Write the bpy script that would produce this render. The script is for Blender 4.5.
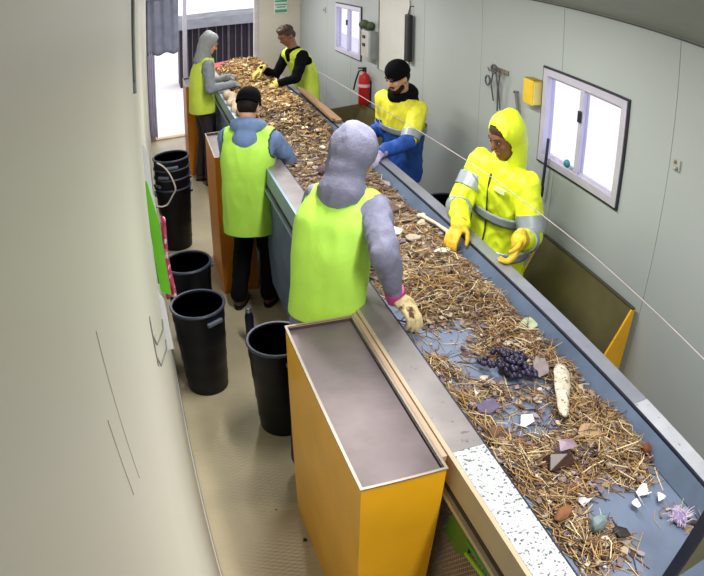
import bpy, bmesh, math, random
import numpy as np
from mathutils import Vector, Matrix, noise

# ------------------------------------------------------------------ clear
for o in list(bpy.data.objects):
    bpy.data.objects.remove(o)
SC = bpy.context.scene
COL = SC.collection
random.seed(7)
R = math.radians

# ------------------------------------------------------------------ camera (wall-mounted wide CCTV lens)
cam_d = bpy.data.cameras.new('camera')
cam = bpy.data.objects.new('camera', cam_d)
COL.objects.link(cam)
cam.matrix_world = (Matrix.Translation((0, 0, 2.6)) @ Matrix.Rotation(R(-18.6715), 4, 'Z')
                    @ Matrix.Rotation(R(90 - 29.7079), 4, 'X') @ Matrix.Rotation(R(0.7952), 4, 'Z'))
cam_d.sensor_fit = 'HORIZONTAL'
cam_d.sensor_width = 36.0
cam_d.sensor_height = 36.0 * 576 / 704
cam_d.lens = 31.0
cam_d.clip_start = 0.01
cam_d.clip_end = 200
cam_d.type = 'PANO'
cam_d.panorama_type = 'FISHEYE_LENS_POLYNOMIAL'
cam_d.fisheye_fov = math.pi
FMM = 656.966 * 36.0 / 704
cam_d.fisheye_polynomial_k0 = 0.0
cam_d.fisheye_polynomial_k1 = -1.0 / FMM
cam_d.fisheye_polynomial_k2 = 0.0
cam_d.fisheye_polynomial_k3 = -0.247535 / FMM ** 3
cam_d.fisheye_polynomial_k4 = 0.0
SC.camera = cam

# ------------------------------------------------------------------ world (bright overcast daylight), exposure
W = bpy.data.worlds.new('world')
SC.world = W
W.use_nodes = True
bg = W.node_tree.nodes['Background']
bg.inputs['Color'].default_value = (0.90, 0.91, 1.0, 1)
bg.inputs['Strength'].default_value = 1.6
SC.view_settings.view_transform = 'Standard'
SC.view_settings.look = 'None'
SC.view_settings.gamma = 1.0
SC.view_settings.exposure = 0.35
SC.view_settings.use_curve_mapping = False
SC.cycles.use_denoising = True
SC.cycles.max_bounces = 8
SC.cycles.diffuse_bounces = 5
SC.cycles.transparent_max_bounces = 12
SC.cycles.sample_clamp_indirect = 6.0
LAMP_POWER = 36.0

# ------------------------------------------------------------------ materials
def hexc(h):
    h = h.lstrip('#')
    c = [int(h[i:i + 2], 16) / 255 for i in (0, 2, 4)]
    return tuple(((x + .055) / 1.055) ** 2.4 if x > .04045 else x / 12.92 for x in c)

MATS = {}
def mat(name, col, rough=.6, var=.15, scale=6.0, bump=0.0, bscale=60.0, metal=0.0, spec=.5,
        spot=None, spot_scale=20.0, spot_lo=.62, coat=0.0, stretch=None, attr=None, bdist=.01):
    if name in MATS:
        return MATS[name]
    m = bpy.data.materials.new(name)
    m.use_nodes = True
    nt = m.node_tree
    N, L = nt.nodes, nt.links
    b = N['Principled BSDF']
    b.inputs['Roughness'].default_value = rough
    b.inputs['Metallic'].default_value = metal
    b.inputs['Specular IOR Level'].default_value = spec
    b.inputs['Coat Weight'].default_value = coat
    c = hexc(col) if isinstance(col, str) else col
    tc = N.new('ShaderNodeTexCoord')
    mp = N.new('ShaderNodeMapping')
    if stretch:
        mp.inputs['Scale'].default_value = stretch
    L.new(tc.outputs['Object'], mp.inputs['Vector'])
    nz = N.new('ShaderNodeTexNoise')
    nz.inputs['Scale'].default_value = scale
    nz.inputs['Detail'].default_value = 5
    L.new(mp.outputs['Vector'], nz.inputs['Vector'])
    rp = N.new('ShaderNodeValToRGB')
    rp.color_ramp.elements[0].position = .3
    rp.color_ramp.elements[1].position = .7
    rp.color_ramp.elements[0].color = tuple(max(0, x * (1 - var)) for x in c) + (1,)
    rp.color_ramp.elements[1].color = tuple(min(1, x * (1 + var)) for x in c) + (1,)
    L.new(nz.outputs['Fac'], rp.inputs['Fac'])
    out = rp.outputs['Color']
    if attr:
        at = N.new('ShaderNodeAttribute')
        at.attribute_name = attr
        out = at.outputs['Color']
    if spot:
        n2 = N.new('ShaderNodeTexNoise')
        n2.inputs['Scale'].default_value = spot_scale
        n2.inputs['Detail'].default_value = 6
        L.new(mp.outputs['Vector'], n2.inputs['Vector'])
        r2 = N.new('ShaderNodeValToRGB')
        r2.color_ramp.elements[0].position = spot_lo
        r2.color_ramp.elements[1].position = min(1, spot_lo + .05)
        r2.color_ramp.elements[0].color = (0, 0, 0, 1)
        r2.color_ramp.elements[1].color = (1, 1, 1, 1)
        L.new(n2.outputs['Fac'], r2.inputs['Fac'])
        mx = N.new('ShaderNodeMixRGB')
        mx.inputs['Color2'].default_value = hexc(spot) + (1,)
        L.new(r2.outputs['Color'], mx.inputs['Fac'])
        L.new(out, mx.inputs['Color1'])
        out = mx.outputs['Color']
    L.new(out, b.inputs['Base Color'])
    if bump:
        n3 = N.new('ShaderNodeTexNoise')
        n3.inputs['Scale'].default_value = bscale
        n3.inputs['Detail'].default_value = 3
        L.new(mp.outputs['Vector'], n3.inputs['Vector'])
        bp = N.new('ShaderNodeBump')
        bp.inputs['Strength'].default_value = bump
        bp.inputs['Distance'].default_value = bdist
        L.new(n3.outputs['Fac'], bp.inputs['Height'])
        L.new(bp.outputs['Normal'], b.inputs['Normal'])
    MATS[name] = m
    return m

def glass_mat():
    m = bpy.data.materials.new('window_glass')
    m.use_nodes = True
    N, L = m.node_tree.nodes, m.node_tree.links
    N.remove(N['Principled BSDF'])
    t = N.new('ShaderNodeBsdfTransparent')
    t.inputs['Color'].default_value = (.80, .80, .88, 1)
    g = N.new('ShaderNodeBsdfGlossy')
    g.inputs['Roughness'].default_value = .05
    mx = N.new('ShaderNodeMixShader')
    mx.inputs['Fac'].default_value = .06
    L.new(t.outputs[0], mx.inputs[1]); L.new(g.outputs[0], mx.inputs[2])
    L.new(mx.outputs[0], N['Material Output'].inputs['Surface'])
    return m

def plate_mat():
    # worn beige chequer-plate floor: crossed small raised bars
    m = mat('floor_plate', '#b3a88c', rough=.42, var=.16, scale=2.2, spec=.5)
    N, L = m.node_tree.nodes, m.node_tree.links
    b = N['Principled BSDF']
    tc = N.new('ShaderNodeTexCoord')
    hs = []
    for a in (45, -45):
        mp = N.new('ShaderNodeMapping')
        mp.inputs['Rotation'].default_value = (0, 0, R(a))
        mp.inputs['Scale'].default_value = (22, 55, 1)
        L.new(tc.outputs['Object'], mp.inputs['Vector'])
        br = N.new('ShaderNodeTexVoronoi')
        br.inputs['Scale'].default_value = 1.0
        br.inputs['Randomness'].default_value = .15
        L.new(mp.outputs['Vector'], br.inputs['Vector'])
        hs.append(br)
    mn = N.new('ShaderNodeMath'); mn.operation = 'MINIMUM'
    L.new(hs[0].outputs['Distance'], mn.inputs[0]); L.new(hs[1].outputs['Distance'], mn.inputs[1])
    bp = N.new('ShaderNodeBump'); bp.invert = True
    bp.inputs['Strength'].default_value = .45
    bp.inputs['Distance'].default_value = .006
    L.new(mn.outputs[0], bp.inputs['Height'])
    L.new(bp.outputs['Normal'], b.inputs['Normal'])
    return m

# ------------------------------------------------------------------ mesh helpers
class MB:
    def __init__(s):
        s.v = []; s.f = []; s.mi = []; s.c = []
    def add(s, vs, fs, mi=0, col=None):
        o = len(s.v)
        s.v += [tuple(p) for p in vs]
        s.f += [tuple(i + o for i in f) for f in fs]
        s.mi += [mi] * len(fs)
        if col is not None:
            s.c += [col] * len(fs)
        return s
    def box(s, x0, x1, y0, y1, z0, z1, mi=0, bev=0.0):
        if bev > 0:
            bm = bmesh.new()
            bmesh.ops.create_cube(bm, size=1)
            bmesh.ops.scale(bm, vec=(x1 - x0, y1 - y0, z1 - z0), verts=bm.verts)
            bmesh.ops.translate(bm, vec=((x0 + x1) / 2, (y0 + y1) / 2, (z0 + z1) / 2), verts=bm.verts)
            bmesh.ops.bevel(bm, geom=bm.edges[:], offset=bev, segments=2, affect='EDGES', profile=.5)
            bm.verts.index_update()
            s.add([v.co[:] for v in bm.verts], [[v.index for v in f.verts] for f in bm.faces], mi)
            bm.free()
            return s
        v = [(x, y, z) for z in (z0, z1) for y in (y0, y1) for x in (x0, x1)]
        return s.add(v, [(0, 2, 3, 1), (4, 5, 7, 6), (0, 1, 5, 4), (2, 6, 7, 3), (0, 4, 6, 2), (1, 3, 7, 5)], mi)
    def quadprism(s, pts, d, mi=0):
        """polygon pts extruded by vector d"""
        n = len(pts)
        d = Vector(d)
        v = [Vector(p) for p in pts] + [Vector(p) + d for p in pts]
        f = [tuple(range(n - 1, -1, -1)), tuple(range(n, 2 * n))]
        f += [(i, (i + 1) % n, n + (i + 1) % n, n + i) for i in range(n)]
        return s.add(v, f, mi)
    def tube(s, path, r, n=8, mi=0, col=None, closed=False):
        path = [Vector(p) for p in path]
        rs = r if isinstance(r, (list, tuple)) else [r] * len(path)
        vs, fs = [], []
        t0 = (path[1] - path[0]).normalized()
        a = t0.orthogonal().normalized()
        m = len(path)
        for i, p in enumerate(path):
            t = (path[min(i + 1, m - 1)] - path[max(i - 1, 0)])
            t = t.normalized() if t.length > 1e-9 else t0
            a = (a - t * a.dot(t))
            a = a.normalized() if a.length > 1e-6 else t.orthogonal().normalized()
            b = t.cross(a)
            for k in range(n):
                q = 2 * math.pi * k / n
                vs.append(p + (a * math.cos(q) + b * math.sin(q)) * rs[i])
        for i in range(m - 1):
            for k in range(n):
                fs.append((i * n + k, i * n + (k + 1) % n, (i + 1) * n + (k + 1) % n, (i + 1) * n + k))
        fs.append(tuple(range(n - 1, -1, -1)))
        fs.append(tuple(range((m - 1) * n, m * n)))
        return s.add(vs, fs, mi, col)
    def lathe(s, prof, c=(0, 0, 0), n=32, mi=0, M=None, closed=False):
        """prof: list of (r,z)"""
        c = Vector(c); vs, fs = [], []
        for r, z in prof:
            for k in range(n):
                q = 2 * math.pi * k / n
                p = Vector((r * math.cos(q), r * math.sin(q), z))
                if M: p = M @ p
                vs.append(p + c)
        m = len(prof)
        for i in range(m - 1):
            for k in range(n):
                fs.append((i * n + k, i * n + (k + 1) % n, (i + 1) * n + (k + 1) % n, (i + 1) * n + k))
        if prof[0][0] > 1e-6: fs.append(tuple(range(n - 1, -1, -1)))
        if prof[-1][0] > 1e-6: fs.append(tuple(range((m - 1) * n, m * n)))
        return s.add(vs, fs, mi)
    def capsule(s, p1, r1, p2, r2, n=14, k=4, mi=0):
        p1, p2 = Vector(p1), Vector(p2)
        t = p2 - p1
        t = t.normalized() if t.length > 1e-6 else Vector((0, 0, 1))
        path, rs = [], []
        for i in range(k + 1):
            a = math.pi / 2 * (1 - i / k)
            path.append(p1 - t * r1 * math.sin(a)); rs.append(max(r1 * math.cos(a), 1e-4))
        for i in range(k + 1):
            a = math.pi / 2 * i / k
            path.append(p2 + t * r2 * math.sin(a)); rs.append(max(r2 * math.cos(a), 1e-4))
        a = t.orthogonal().normalized(); b = t.cross(a)
        vs = []
        for p, r in zip(path, rs):
            for j in range(n):
                q = 2 * math.pi * j / n
                vs.append(p + (a * math.cos(q) + b * math.sin(q)) * r)
        m = len(path); fs = []
        for i in range(m - 1):
            for j in range(n):
                fs.append((i * n + j, i * n + (j + 1) % n, (i + 1) * n + (j + 1) % n, (i + 1) * n + j))
        fs.append(tuple(range(n - 1, -1, -1))); fs.append(tuple(range((m - 1) * n, m * n)))
        return s.add(vs, fs, mi)
    def ell(s, c, rad, F=None, n=20, k=12, mi=0):
        """ellipsoid; F = (ax, ay, az) unit axes"""
        c = Vector(c)
        F = F or (Vector((1, 0, 0)), Vector((0, 1, 0)), Vector((0, 0, 1)))
        vs, fs = [], []
        for i in range(k + 1):
            th = math.pi * i / k
            for j in range(n):
                q = 2 * math.pi * j / n
                st = max(math.sin(th), 1e-3)
                vs.append(c + F[0] * rad[0] * st * math.cos(q) + F[1] * rad[1] * st * math.sin(q) - F[2] * rad[2] * math.cos(th))
        for i in range(k):
            for j in range(n):
                fs.append((i * n + j, i * n + (j + 1) % n, (i + 1) * n + (j + 1) % n, (i + 1) * n + j))
        fs.append(tuple(range(n - 1, -1, -1))); fs.append(tuple(range(k * n, (k + 1) * n)))
        return s.add(vs, fs, mi)
    def mesh(s, name, off=(0, 0, 0), smooth=False):
        me = bpy.data.meshes.new(name)
        o = Vector(off)
        me.from_pydata([Vector(p) - o for p in s.v], [], s.f)
        if any(s.mi):
            me.polygons.foreach_set('material_index', s.mi)
        if s.c:
            ca = me.color_attributes.new('Col', 'FLOAT_COLOR', 'CORNER')
            arr = []
            for f, c in zip(s.f, s.c):
                arr += [c[0], c[1], c[2], 1.0] * len(f)
            ca.data.foreach_set('color', arr)
        if smooth:
            me.polygons.foreach_set('use_smooth', [True] * len(me.polygons))
        me.update()
        return me

def root_of(o):
    while o.parent: o = o.parent
    return o

def link(name, me, mats, parent=None):
    o = bpy.data.objects.new(name, me)
    COL.objects.link(o)
    for m in (mats if isinstance(mats, (list, tuple)) else [mats]):
        me.materials.append(m)
    if parent is not None:
        o.parent = parent
    return o

def smooth_angle(o, ang=35):
    me = o.data
    me.polygons.foreach_set('use_smooth', [True] * len(me.polygons))
    bm = bmesh.new(); bm.from_mesh(me)
    for e in bm.edges:
        if len(e.link_faces) == 2 and e.calc_face_angle(0) > R(ang):
            e.smooth = False
    bm.to_mesh(me); bm.free()

def part(name, mb, m, parent, smooth=False, label=None):
    """a mesh under PARENT; geometry given in world coordinates"""
    o = link(name, mb.mesh(name, root_of(parent).location), m, parent)
    if smooth: smooth_angle(o)
    if label: o['label'] = label
    return o

def tag(o, label, cat, group=None, kind=None):
    o['label'] = label; o['category'] = cat
    if group: o['group'] = group
    if kind: o['kind'] = kind
    return o

def thing(name, loc, label, cat, group=None, kind=None):
    o = bpy.data.objects.new(name, None)
    COL.objects.link(o)
    o.empty_display_size = .1
    o.location = loc
    return tag(o, label, cat, group, kind)

def solo(name, mb, m, loc, label, cat, group=None, kind=None, smooth=False):
    """a thing that is one mesh"""
    o = link(name, mb.mesh(name, loc), m)
    o.location = loc
    if smooth: smooth_angle(o)
    return tag(o, label, cat, group, kind)

def copy_tree(o, parent=None):
    c = o.copy(); COL.objects.link(c); c.parent = parent
    for ch in list(o.children):
        copy_tree(ch, c)
    return c

# ------------------------------------------------------------------ the cabin shell
LX, RX, FY, NY = -0.04, 2.30, 9.40, -0.9
M_wallL = mat('wall_paint_left', '#b9b8ad', rough=.45, var=.05, scale=1.2, bump=.05, bscale=9)
M_wallR = mat('wall_paint_right', '#a2a9a9', rough=.42, var=.04, scale=1.0, bump=.03, bscale=12)
M_wallE = mat('wall_paint_end', '#c3bcb0', rough=.5, var=.05, scale=1.5)
M_ceil = mat('ceiling_paint', '#8f938f', rough=.6, var=.05)
M_joint = mat('joint_dark', '#4a4d4a', rough=.8, var=.1)
M_white = mat('white_trim', '#c9cbc8', rough=.4, var=.06, scale=5)
M_alu = mat('lavender_aluminium', '#c3bfd2', rough=.35, var=.06, metal=.3)
M_black = mat('black_rubber', '#15151b', rough=.55, var=.2)
M_glass = glass_mat()

fl = MB().box(LX - .3, RX + .3, NY, FY + .12, -.06, 0)
floor = solo('floor', fl, plate_mat(), (1.1, 4, 0), 'worn beige chequer-plate steel floor of the sorting cabin', 'floor', kind='structure')

wl = thing('wall_left', (LX, 3, 0), 'smooth grey-beige cabin wall close beside the camera', 'wall', kind='structure')
part('wall_panel', MB().box(LX - .06, LX, NY, FY, 0, 3.1), M_wallL, wl)
M_scr = mat('scratch', '#a8a699', rough=.7, var=.2)
for (y0, z0, y1, z1) in ((.262, 2.44, .27, 2.33), (.225, 2.415, .228, 2.36), (.9, 1.02, .86, .93)):
    part('scratch', MB().tube([(LX + .0004, y0, z0), (LX + .0004, y1, z1)], .00025, 5), M_scr, wl)
part('base_joint', MB().box(LX, LX + .006, NY, FY, 0, .012), M_joint, wl)
bb = solo('baseboard_left', MB().box(LX, LX + .004, NY, FY, .013, .16), mat('cove_white', '#c2c6c6', rough=.35, var=.06, scale=3),
          (LX, 3, 0), 'pale glossy kick strip along the foot of the left wall', 'baseboard', kind='structure')

# right wall of upright panels with recessed joints
WINS = [(2.37, 3.17, 1.42, 2.03), (6.60, 7.53, 1.46, 2.09)]
wr = thing('wall_right', (RX, 4, 0), 'pale grey-green panelled wall behind the far row of workers', 'wall', kind='structure')
part('wall_backing', MB().box(RX + .04, RX + .05, NY, 2.37, 0, 2.50).box(RX + .04, RX + .05, 3.17, 6.6, 0, 2.50)
     .box(RX + .04, RX + .05, 7.53, FY, 0, 2.50).box(RX + .04, RX + .05, 2.37, 3.17, 0, 1.42).box(RX + .04, RX + .05, 2.37, 3.17, 2.03, 2.50)
     .box(RX + .04, RX + .05, 6.6, 7.53, 0, 1.46).box(RX + .04, RX + .05, 6.6, 7.53, 2.09, 2.50), M_joint, wr)
bounds = [NY] + [2.01 + .99 * k for k in range(-2, 8)] + [FY]
bounds = sorted(b for b in bounds if NY <= b <= FY)
for y0, y1 in zip(bounds[:-1], bounds[1:]):
    a, b = y0 + .002, y1 - .002
    m = MB(); cuts = [(a, b, 0, 2.475)]
    for (w0, w1, z0, z1) in WINS:
        new = []
        for (p, q, s0, s1) in cuts:
            lo, hi = max(p, w0), min(q, w1)
            if lo >= hi: new.append((p, q, s0, s1)); continue
            if p < lo: new.append((p, lo, s0, s1))
            if hi < q: new.append((hi, q, s0, s1))
            new += [(lo, hi, s0, z0), (lo, hi, z1, s1)]
        cuts = new
    for (p, q, s0, s1) in cuts: m.box(RX, RX + .04, p, q, s0, s1)
    part('wall_panel', m, M_wallR, wr)
part('base_joint', MB().box(RX - .006, RX, NY, FY, 0, .012), M_joint, wr)

# ceiling: single pitch, high over the near-left wall, with a dark joint line on the right
ce = thing('ceiling', (1.1, 4, 2.7), 'sloping grey cabin ceiling above the right wall', 'ceiling', kind='structure')
part('ceiling_sheet', MB().quadprism([(LX - .06, NY, 3.0), (RX + .05, NY, 2.465), (RX + .05, NY, 2.525), (LX - .06, NY, 3.06)], (0, FY - NY + .05, 0)), M_ceil, ce)
part('joint_strip', MB().box(RX - .008, RX, NY, FY, 2.462, 2.472), M_joint, ce)
solo('wall_near', MB().box(LX - .06, RX + .05, NY - .06, NY, 0, 3.06), M_wallE, (1.1, NY, 0), 'plain painted end wall behind the camera', 'wall', kind='structure')

# far end wall with the door opening; post between the two openings
we = thing('wall_far', (1.1, FY, 0), 'cream end wall around the bright open doorway', 'wall', kind='structure')
part('wall_panel', MB().box(1.63, RX + .05, FY, FY + .08, 0, 2.53), M_wallE, we)
part('lintel', MB().box(LX - .06, 1.63, FY, FY + .08, 2.32, 2.98), M_wallE, we)
part('jamb_trim', MB().box(1.60, 1.66, FY - .015, FY + .1, 0, 2.32), mat('jamb_paint', '#b8b4b4', rough=.5), we)
part('jamb_trim', MB().box(LX - .06, LX + .09, FY - .01, FY + .1, 0, 2.32), mat('jamb_paint', '#b8b4b4', rough=.5), we)
part('threshold', MB().box(LX, 1.63, FY - .02, FY + .1, 0, .02), mat('threshold_wood', '#c9b186', rough=.6, var=.15), we)
dp = thing('trim_1', (.55, FY, 0), 'slim lavender-grey post dividing the bright doorway', 'door post', kind='structure')
part('post', MB().box(.52, .58, FY, FY + .07, .021, 2.32), M_alu, dp)

def window(n, y0, y1, z0, z1, label, latch=True):
    w = thing('window_%d' % n, (RX, (y0 + y1) / 2, z0), label, 'window', kind='structure')
    t = .045
    fr = MB()
    x0, x1 = RX - .018, RX + .05
    fr.box(x0, x1, y0, y1, z0, z0 + t).box(x0, x1, y0, y1, z1 - t, z1).box(x0, x1, y0, y0 + t, z0 + t, z1 - t).box(x0, x1, y1 - t, y1, z0 + t, z1 - t)
    part('frame', fr, M_alu, w)
    e = .014; a0, a1, b0, b1 = y0 - e, y1 + e, z0 - e, z1 + e
    g = MB().box(RX - .012, RX, a0, a1, b0, z0).box(RX - .012, RX, a0, a1, z1, b1).box(RX - .012, RX, a0, y0, z0, z1).box(RX - .012, RX, y1, a1, z0, z1)
    part('seal', g, mat('dark_seal', '#23232f', rough=.5), w)
    ym = (y0 + y1) / 2
    part('mullion', MB().box(RX - .014, RX + .035, ym - .018, ym + .018, z0 + t, z1 - t), M_alu, w)
    for (p, q, xo) in ((y0 + t, ym - .018, .012), (ym + .018, y1 - t, .022)):
        s = MB().box(RX + xo - .008, RX + xo + .008, p, q, z0 + t, z0 + t + .016).box(RX + xo - .008, RX + xo + .008, p, q, z1 - t - .016, z1 - t)
        sa = part('sash', s, M_alu, w)
        part('pane', MB().box(RX + xo - .002, RX + xo + .002, p, q, z0 + t, z1 - t), M_glass, sa)
    if latch:
        part('latch', MB().box(RX - .03, RX - .014, ym - .014, ym + .014, (z0 + z1) / 2 + .06, (z0 + z1) / 2 + .13, bev=.004), M_black, w)
    return w
wA = window(1, *WINS[0], 'large bright sliding window beside the yellow box on the right wall')
wB = window(2, *WINS[1], 'small bright sliding window at the far end of the right wall')
part('knob', MB().ell((RX - .028, 2.84, 1.505), (.018, .026, .026)), mat('teal_plastic', '#1f7a80', rough=.4), wA, True, 'teal round knob')

# unseen fluorescent battens added to brighten the cabin (above the frame)
def batten(y):
    zc = 3.0 - .535 * (1.0 - LX + .06) / (RX - LX + .11) - .004
    b = thing('added_ceiling_light', (1.0, y, zc), 'added unseen fluorescent batten light on the sloping ceiling at %s of the line' % ({.5: 'the near end', 2.8: 'the nearest hopper', 5.3: 'the middle', 7.8: 'the far end'}[y]), 'light', 'added ceiling battens')
    part('housing', MB().box(.94, 1.06, y - .62, y + .62, zc - .06, zc - .005, bev=.008), M_white, b)
    e = bpy.data.materials.get('tube_glow')
    if not e:
        e = bpy.data.materials.new('tube_glow'); e.use_nodes = True
        p = e.node_tree.nodes['Principled BSDF']
        p.inputs['Emission Color'].default_value = (1, .98, .94, 1); p.inputs['Emission Strength'].default_value = 4
    for dx in (-.03, .03):
        part('tube', MB().tube([(1.0 + dx, y - .58, zc - .078), (1.0 + dx, y + .58, zc - .078)], .014, 10), e, b)
    l = bpy.data.lights.new('added_batten_glow', 'AREA'); l.shape = 'RECTANGLE'; l.size = .12; l.size_y = 1.2
    l.energy = LAMP_POWER; l.color = (1, .97, .92)
    lo = bpy.data.objects.new('added_batten_glow', l); COL.objects.link(lo); lo.parent = b; lo.location = (0, 0, -.1)
for y in (.5, 2.8, 5.3, 7.8): batten(y)

# ------------------------------------------------------------------ outdoors beyond the doorway
M_conc = mat('pale_concrete', '#d9d6d0', rough=.8, var=.08, scale=.8)
solo('ground', MB().box(-7, 7, FY + .1, 40, -.3, -.12), M_conc, (1, 20, -.12), 'pale sunlit concrete yard outside the doorway', 'ground', kind='structure')
sh = thing('shed', (2.2, 14, -.12), 'dark slatted shed with grey roof outside the doorway', 'shed')
M_dk = mat('dark_purple_cladding', '#1d1420', rough=.8, var=.4, scale=2)
part('wall', MB().box(.70, 3.2, 14.05, 14.9, -.12, 1.36), M_dk, sh)
part('roof', MB().quadprism([(.55, 13.7, 1.30), (.55, 14.0, 1.50), (.55, 15.0, 1.56), (.55, 15.0, 1.45), (.55, 14.0, 1.36)], (2.75, 0, 0)), mat('grey_roof_sheet', '#6c6d70', rough=.7, var=.25, scale=3), sh)
M_pole = mat('grey_slat', '#4a424c', rough=.7, var=.3)
for x in (.86, .98, 1.12, 1.30, 1.52, 1.66, 1.78, 1.95, 2.08, 2.24, 2.42, 2.6, 2.8):
    part('slat', MB().box(x, x + random.choice((.02, .03, .045)), 13.99, 14.05, -.12, 1.34), M_pole, sh)
rc = thing('red_barrow', (1.3, 11.0, -.12), 'red wheelbarrow tray standing in the yard behind the waste heap', 'wheelbarrow')
part('tray', MB().quadprism([(1.05, 10.8, .80), (1.75, 10.8, .86), (1.62, 10.8, .55), (1.18, 10.8, .55)], (0, .5, 0)), mat('red_paint', '#c2202c', rough=.4), rc)
for x in (1.2, 1.6):
    part('leg', MB().tube([(x, 10.85, .56), (x - .05, 10.8, -.1)], .02, 8), M_black, rc)
part('wheel', MB().lathe([(.03, -.04), (.16, -.04), (.18, 0), (.16, .04), (.03, .04)], (1.4, 11.3, .07), 20, M=Matrix.Rotation(R(90), 3, 'Y')), M_black, rc)
part('fork', MB().tube([(1.4, 11.3, .07), (1.4, 11.15, .56)], .02, 8), M_black, rc)
# hanging plastic sheet at the left of the doorway
cu = thing('door_curtain', (.2, 9.28, 2.3), 'blue-grey plastic sheet hanging at the left of the doorway', 'curtain')
def sheet(x0, x1, z0, z1, y, amp, nx=22, nz=14, ph=0.0):
    m = MB(); vs = []; fs = []
    for i in range(nz + 1):
        for j in range(nx + 1):
            x = x0 + (x1 - x0) * j / nx; z = z0 + (z1 - z0) * i / nz
            vs.append((x, y + amp * math.sin(j * .9 + ph + .5 * math.sin(z * 3)) , z + .02 * math.sin(j * .6 + ph) * (1 - i / nz)))
    for i in range(nz):
        for j in range(nx):
            a = i * (nx + 1) + j
            fs.append((a, a + 1, a + nx + 2, a + nx + 1))
    return m.add(vs, fs)
M_pl = mat('blue_grey_plastic', '#7c8198', rough=.35, var=.2, scale=5)
M_pl2 = mat('lavender_plastic', '#a9a3c0', rough=.3, var=.15, scale=5)
for nm, mm, args in (('upper_sheet', M_pl, (-.02, .45, 1.38, 2.28, 9.30, .015)), ('side_strip', M_pl2, (-.02, .085, .08, 1.42, 9.31, .01))):
    o = part(nm, sheet(*args), mm, cu, True)
    o.modifiers.new('thickness', 'SOLIDIFY').thickness = .004
part('rail', MB().tube([(-.03, 9.30, 2.29), (.5, 9.30, 2.29)], .012, 8), M_alu, cu)

def remesh0(mb, voxel, smooth=6):
    me = mb.mesh('tmp')
    o = bpy.data.objects.new('tmp', me); COL.objects.link(o)
    r = o.modifiers.new('r', 'REMESH'); r.mode = 'VOXEL'; r.voxel_size = voxel
    q = o.modifiers.new('s', 'SMOOTH'); q.factor = .5; q.iterations = smooth
    out = bpy.data.meshes.new_from_object(o.evaluated_get(bpy.context.evaluated_depsgraph_get()))
    bpy.data.objects.remove(o); bpy.data.meshes.remove(me)
    return out
def part_mesh(name, me, m, parent, smooth=True):
    me.transform(Matrix.Translation(-root_of(parent).location))
    me.materials.clear()
    o = link(name, me, m, parent)
    me.polygons.foreach_set('use_smooth', [True] * len(me.polygons))
    return o

# ------------------------------------------------------------------ conveyor
CY0, CY1 = .35, 8.9
M_beige = mat('beige_enamel', '#b5a68c', rough=.45, var=.1, scale=4, spot='#8a5a34', spot_scale=14, spot_lo=.72)
M_plate = mat('grey_wear_plate', '#8f8a8c', rough=.38, var=.14, scale=7, metal=.35, spot='#6f6a6c', spot_scale=30, spot_lo=.66)
M_flake = mat('flaking_white_paint', '#b4babd', rough=.5, var=.08, scale=9, spot='#55545c', spot_scale=95, spot_lo=.57, bump=.4, bscale=60)
M_blue = mat('blue_skirt', '#5c6c84', rough=.3, var=.18, scale=5, metal=.25)
M_belt = mat('slate_blue_belt', '#6a7790', rough=.4, var=.2, scale=5, bump=.12, bscale=30)  # slate blue-grey; blue light at the near end is put into this colour
M_rubber = mat('navy_skirt_rubber', '#171a2c', rough=.5, var=.2)
M_frame = mat('blue_grey_steel', '#7388a3', rough=.4, var=.12, scale=4)
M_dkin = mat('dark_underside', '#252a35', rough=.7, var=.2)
cv = thing('conveyor', (1.2, 4.5, 0), 'long sorting conveyor carrying straw and scrap through the cabin', 'conveyor')
part('belt', MB().box(.915, 1.545, CY0, CY1, 1.045, 1.065), M_belt, cv)
part('belt_lap', MB().quadprism([(1.42, CY0, 1.0652), (1.425, CY0, 1.0672), (1.435, CY0, 1.0672), (1.44, CY0, 1.0652)], (0, 2.2, 0)), M_belt, cv)
# left side: plate (bare, then flaking white near the camera end), skirt, beam, mesh guard
part('side_plate', MB().box(.788, .905, 1.30, CY1, 1.135, 1.15), M_plate, cv)
part('side_plate', MB().box(.788, .905, CY0, 1.298, 1.135, 1.1505), M_flake, cv, label='side plate with flaking white paint')
part('skirt', MB().quadprism([(.905, CY0, 1.15), (.912, CY0, 1.15), (.945, CY0, 1.07), (.938, CY0, 1.067)], (0, CY1 - CY0, 0)), mat('teal_blue_skirt', '#39506a', rough=.35, var=.2, scale=5), cv)
part('edge_strip', MB().box(.9052, .911, CY0, CY1, 1.140, 1.1515), M_rubber, cv)
part('side_beam', MB().box(.772, .788, CY0, 2.248, 1.03, 1.149), M_beige, cv)
M_lblue = mat('light_blue_enamel', '#8da4bf', rough=.4, var=.12, scale=4)
part('side_beam', MB().box(.772, .788, 2.25, CY1, 1.03, 1.149), M_lblue, cv, label='light blue beam along the far stretch')
part('timber_strip', MB().box(.752, .771, 1.30, 2.25, 1.10, 1.140), mat('pale_timber', '#b89c84', rough=.6, var=.15, scale=5, stretch=(20, 1, 20)), cv)
part('lower_lip', MB().box(.755, .80, CY0, 2.248, .985, 1.005), M_beige, cv)
part('lower_lip', MB().box(.755, .80, 2.25, CY1, .985, 1.005), M_lblue, cv)
part('lower_lip_strip', MB().box(.770, .786, CY0, CY1, 1.006, 1.029), mat('dark_gap', '#3b3328', rough=.8), cv)
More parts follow.
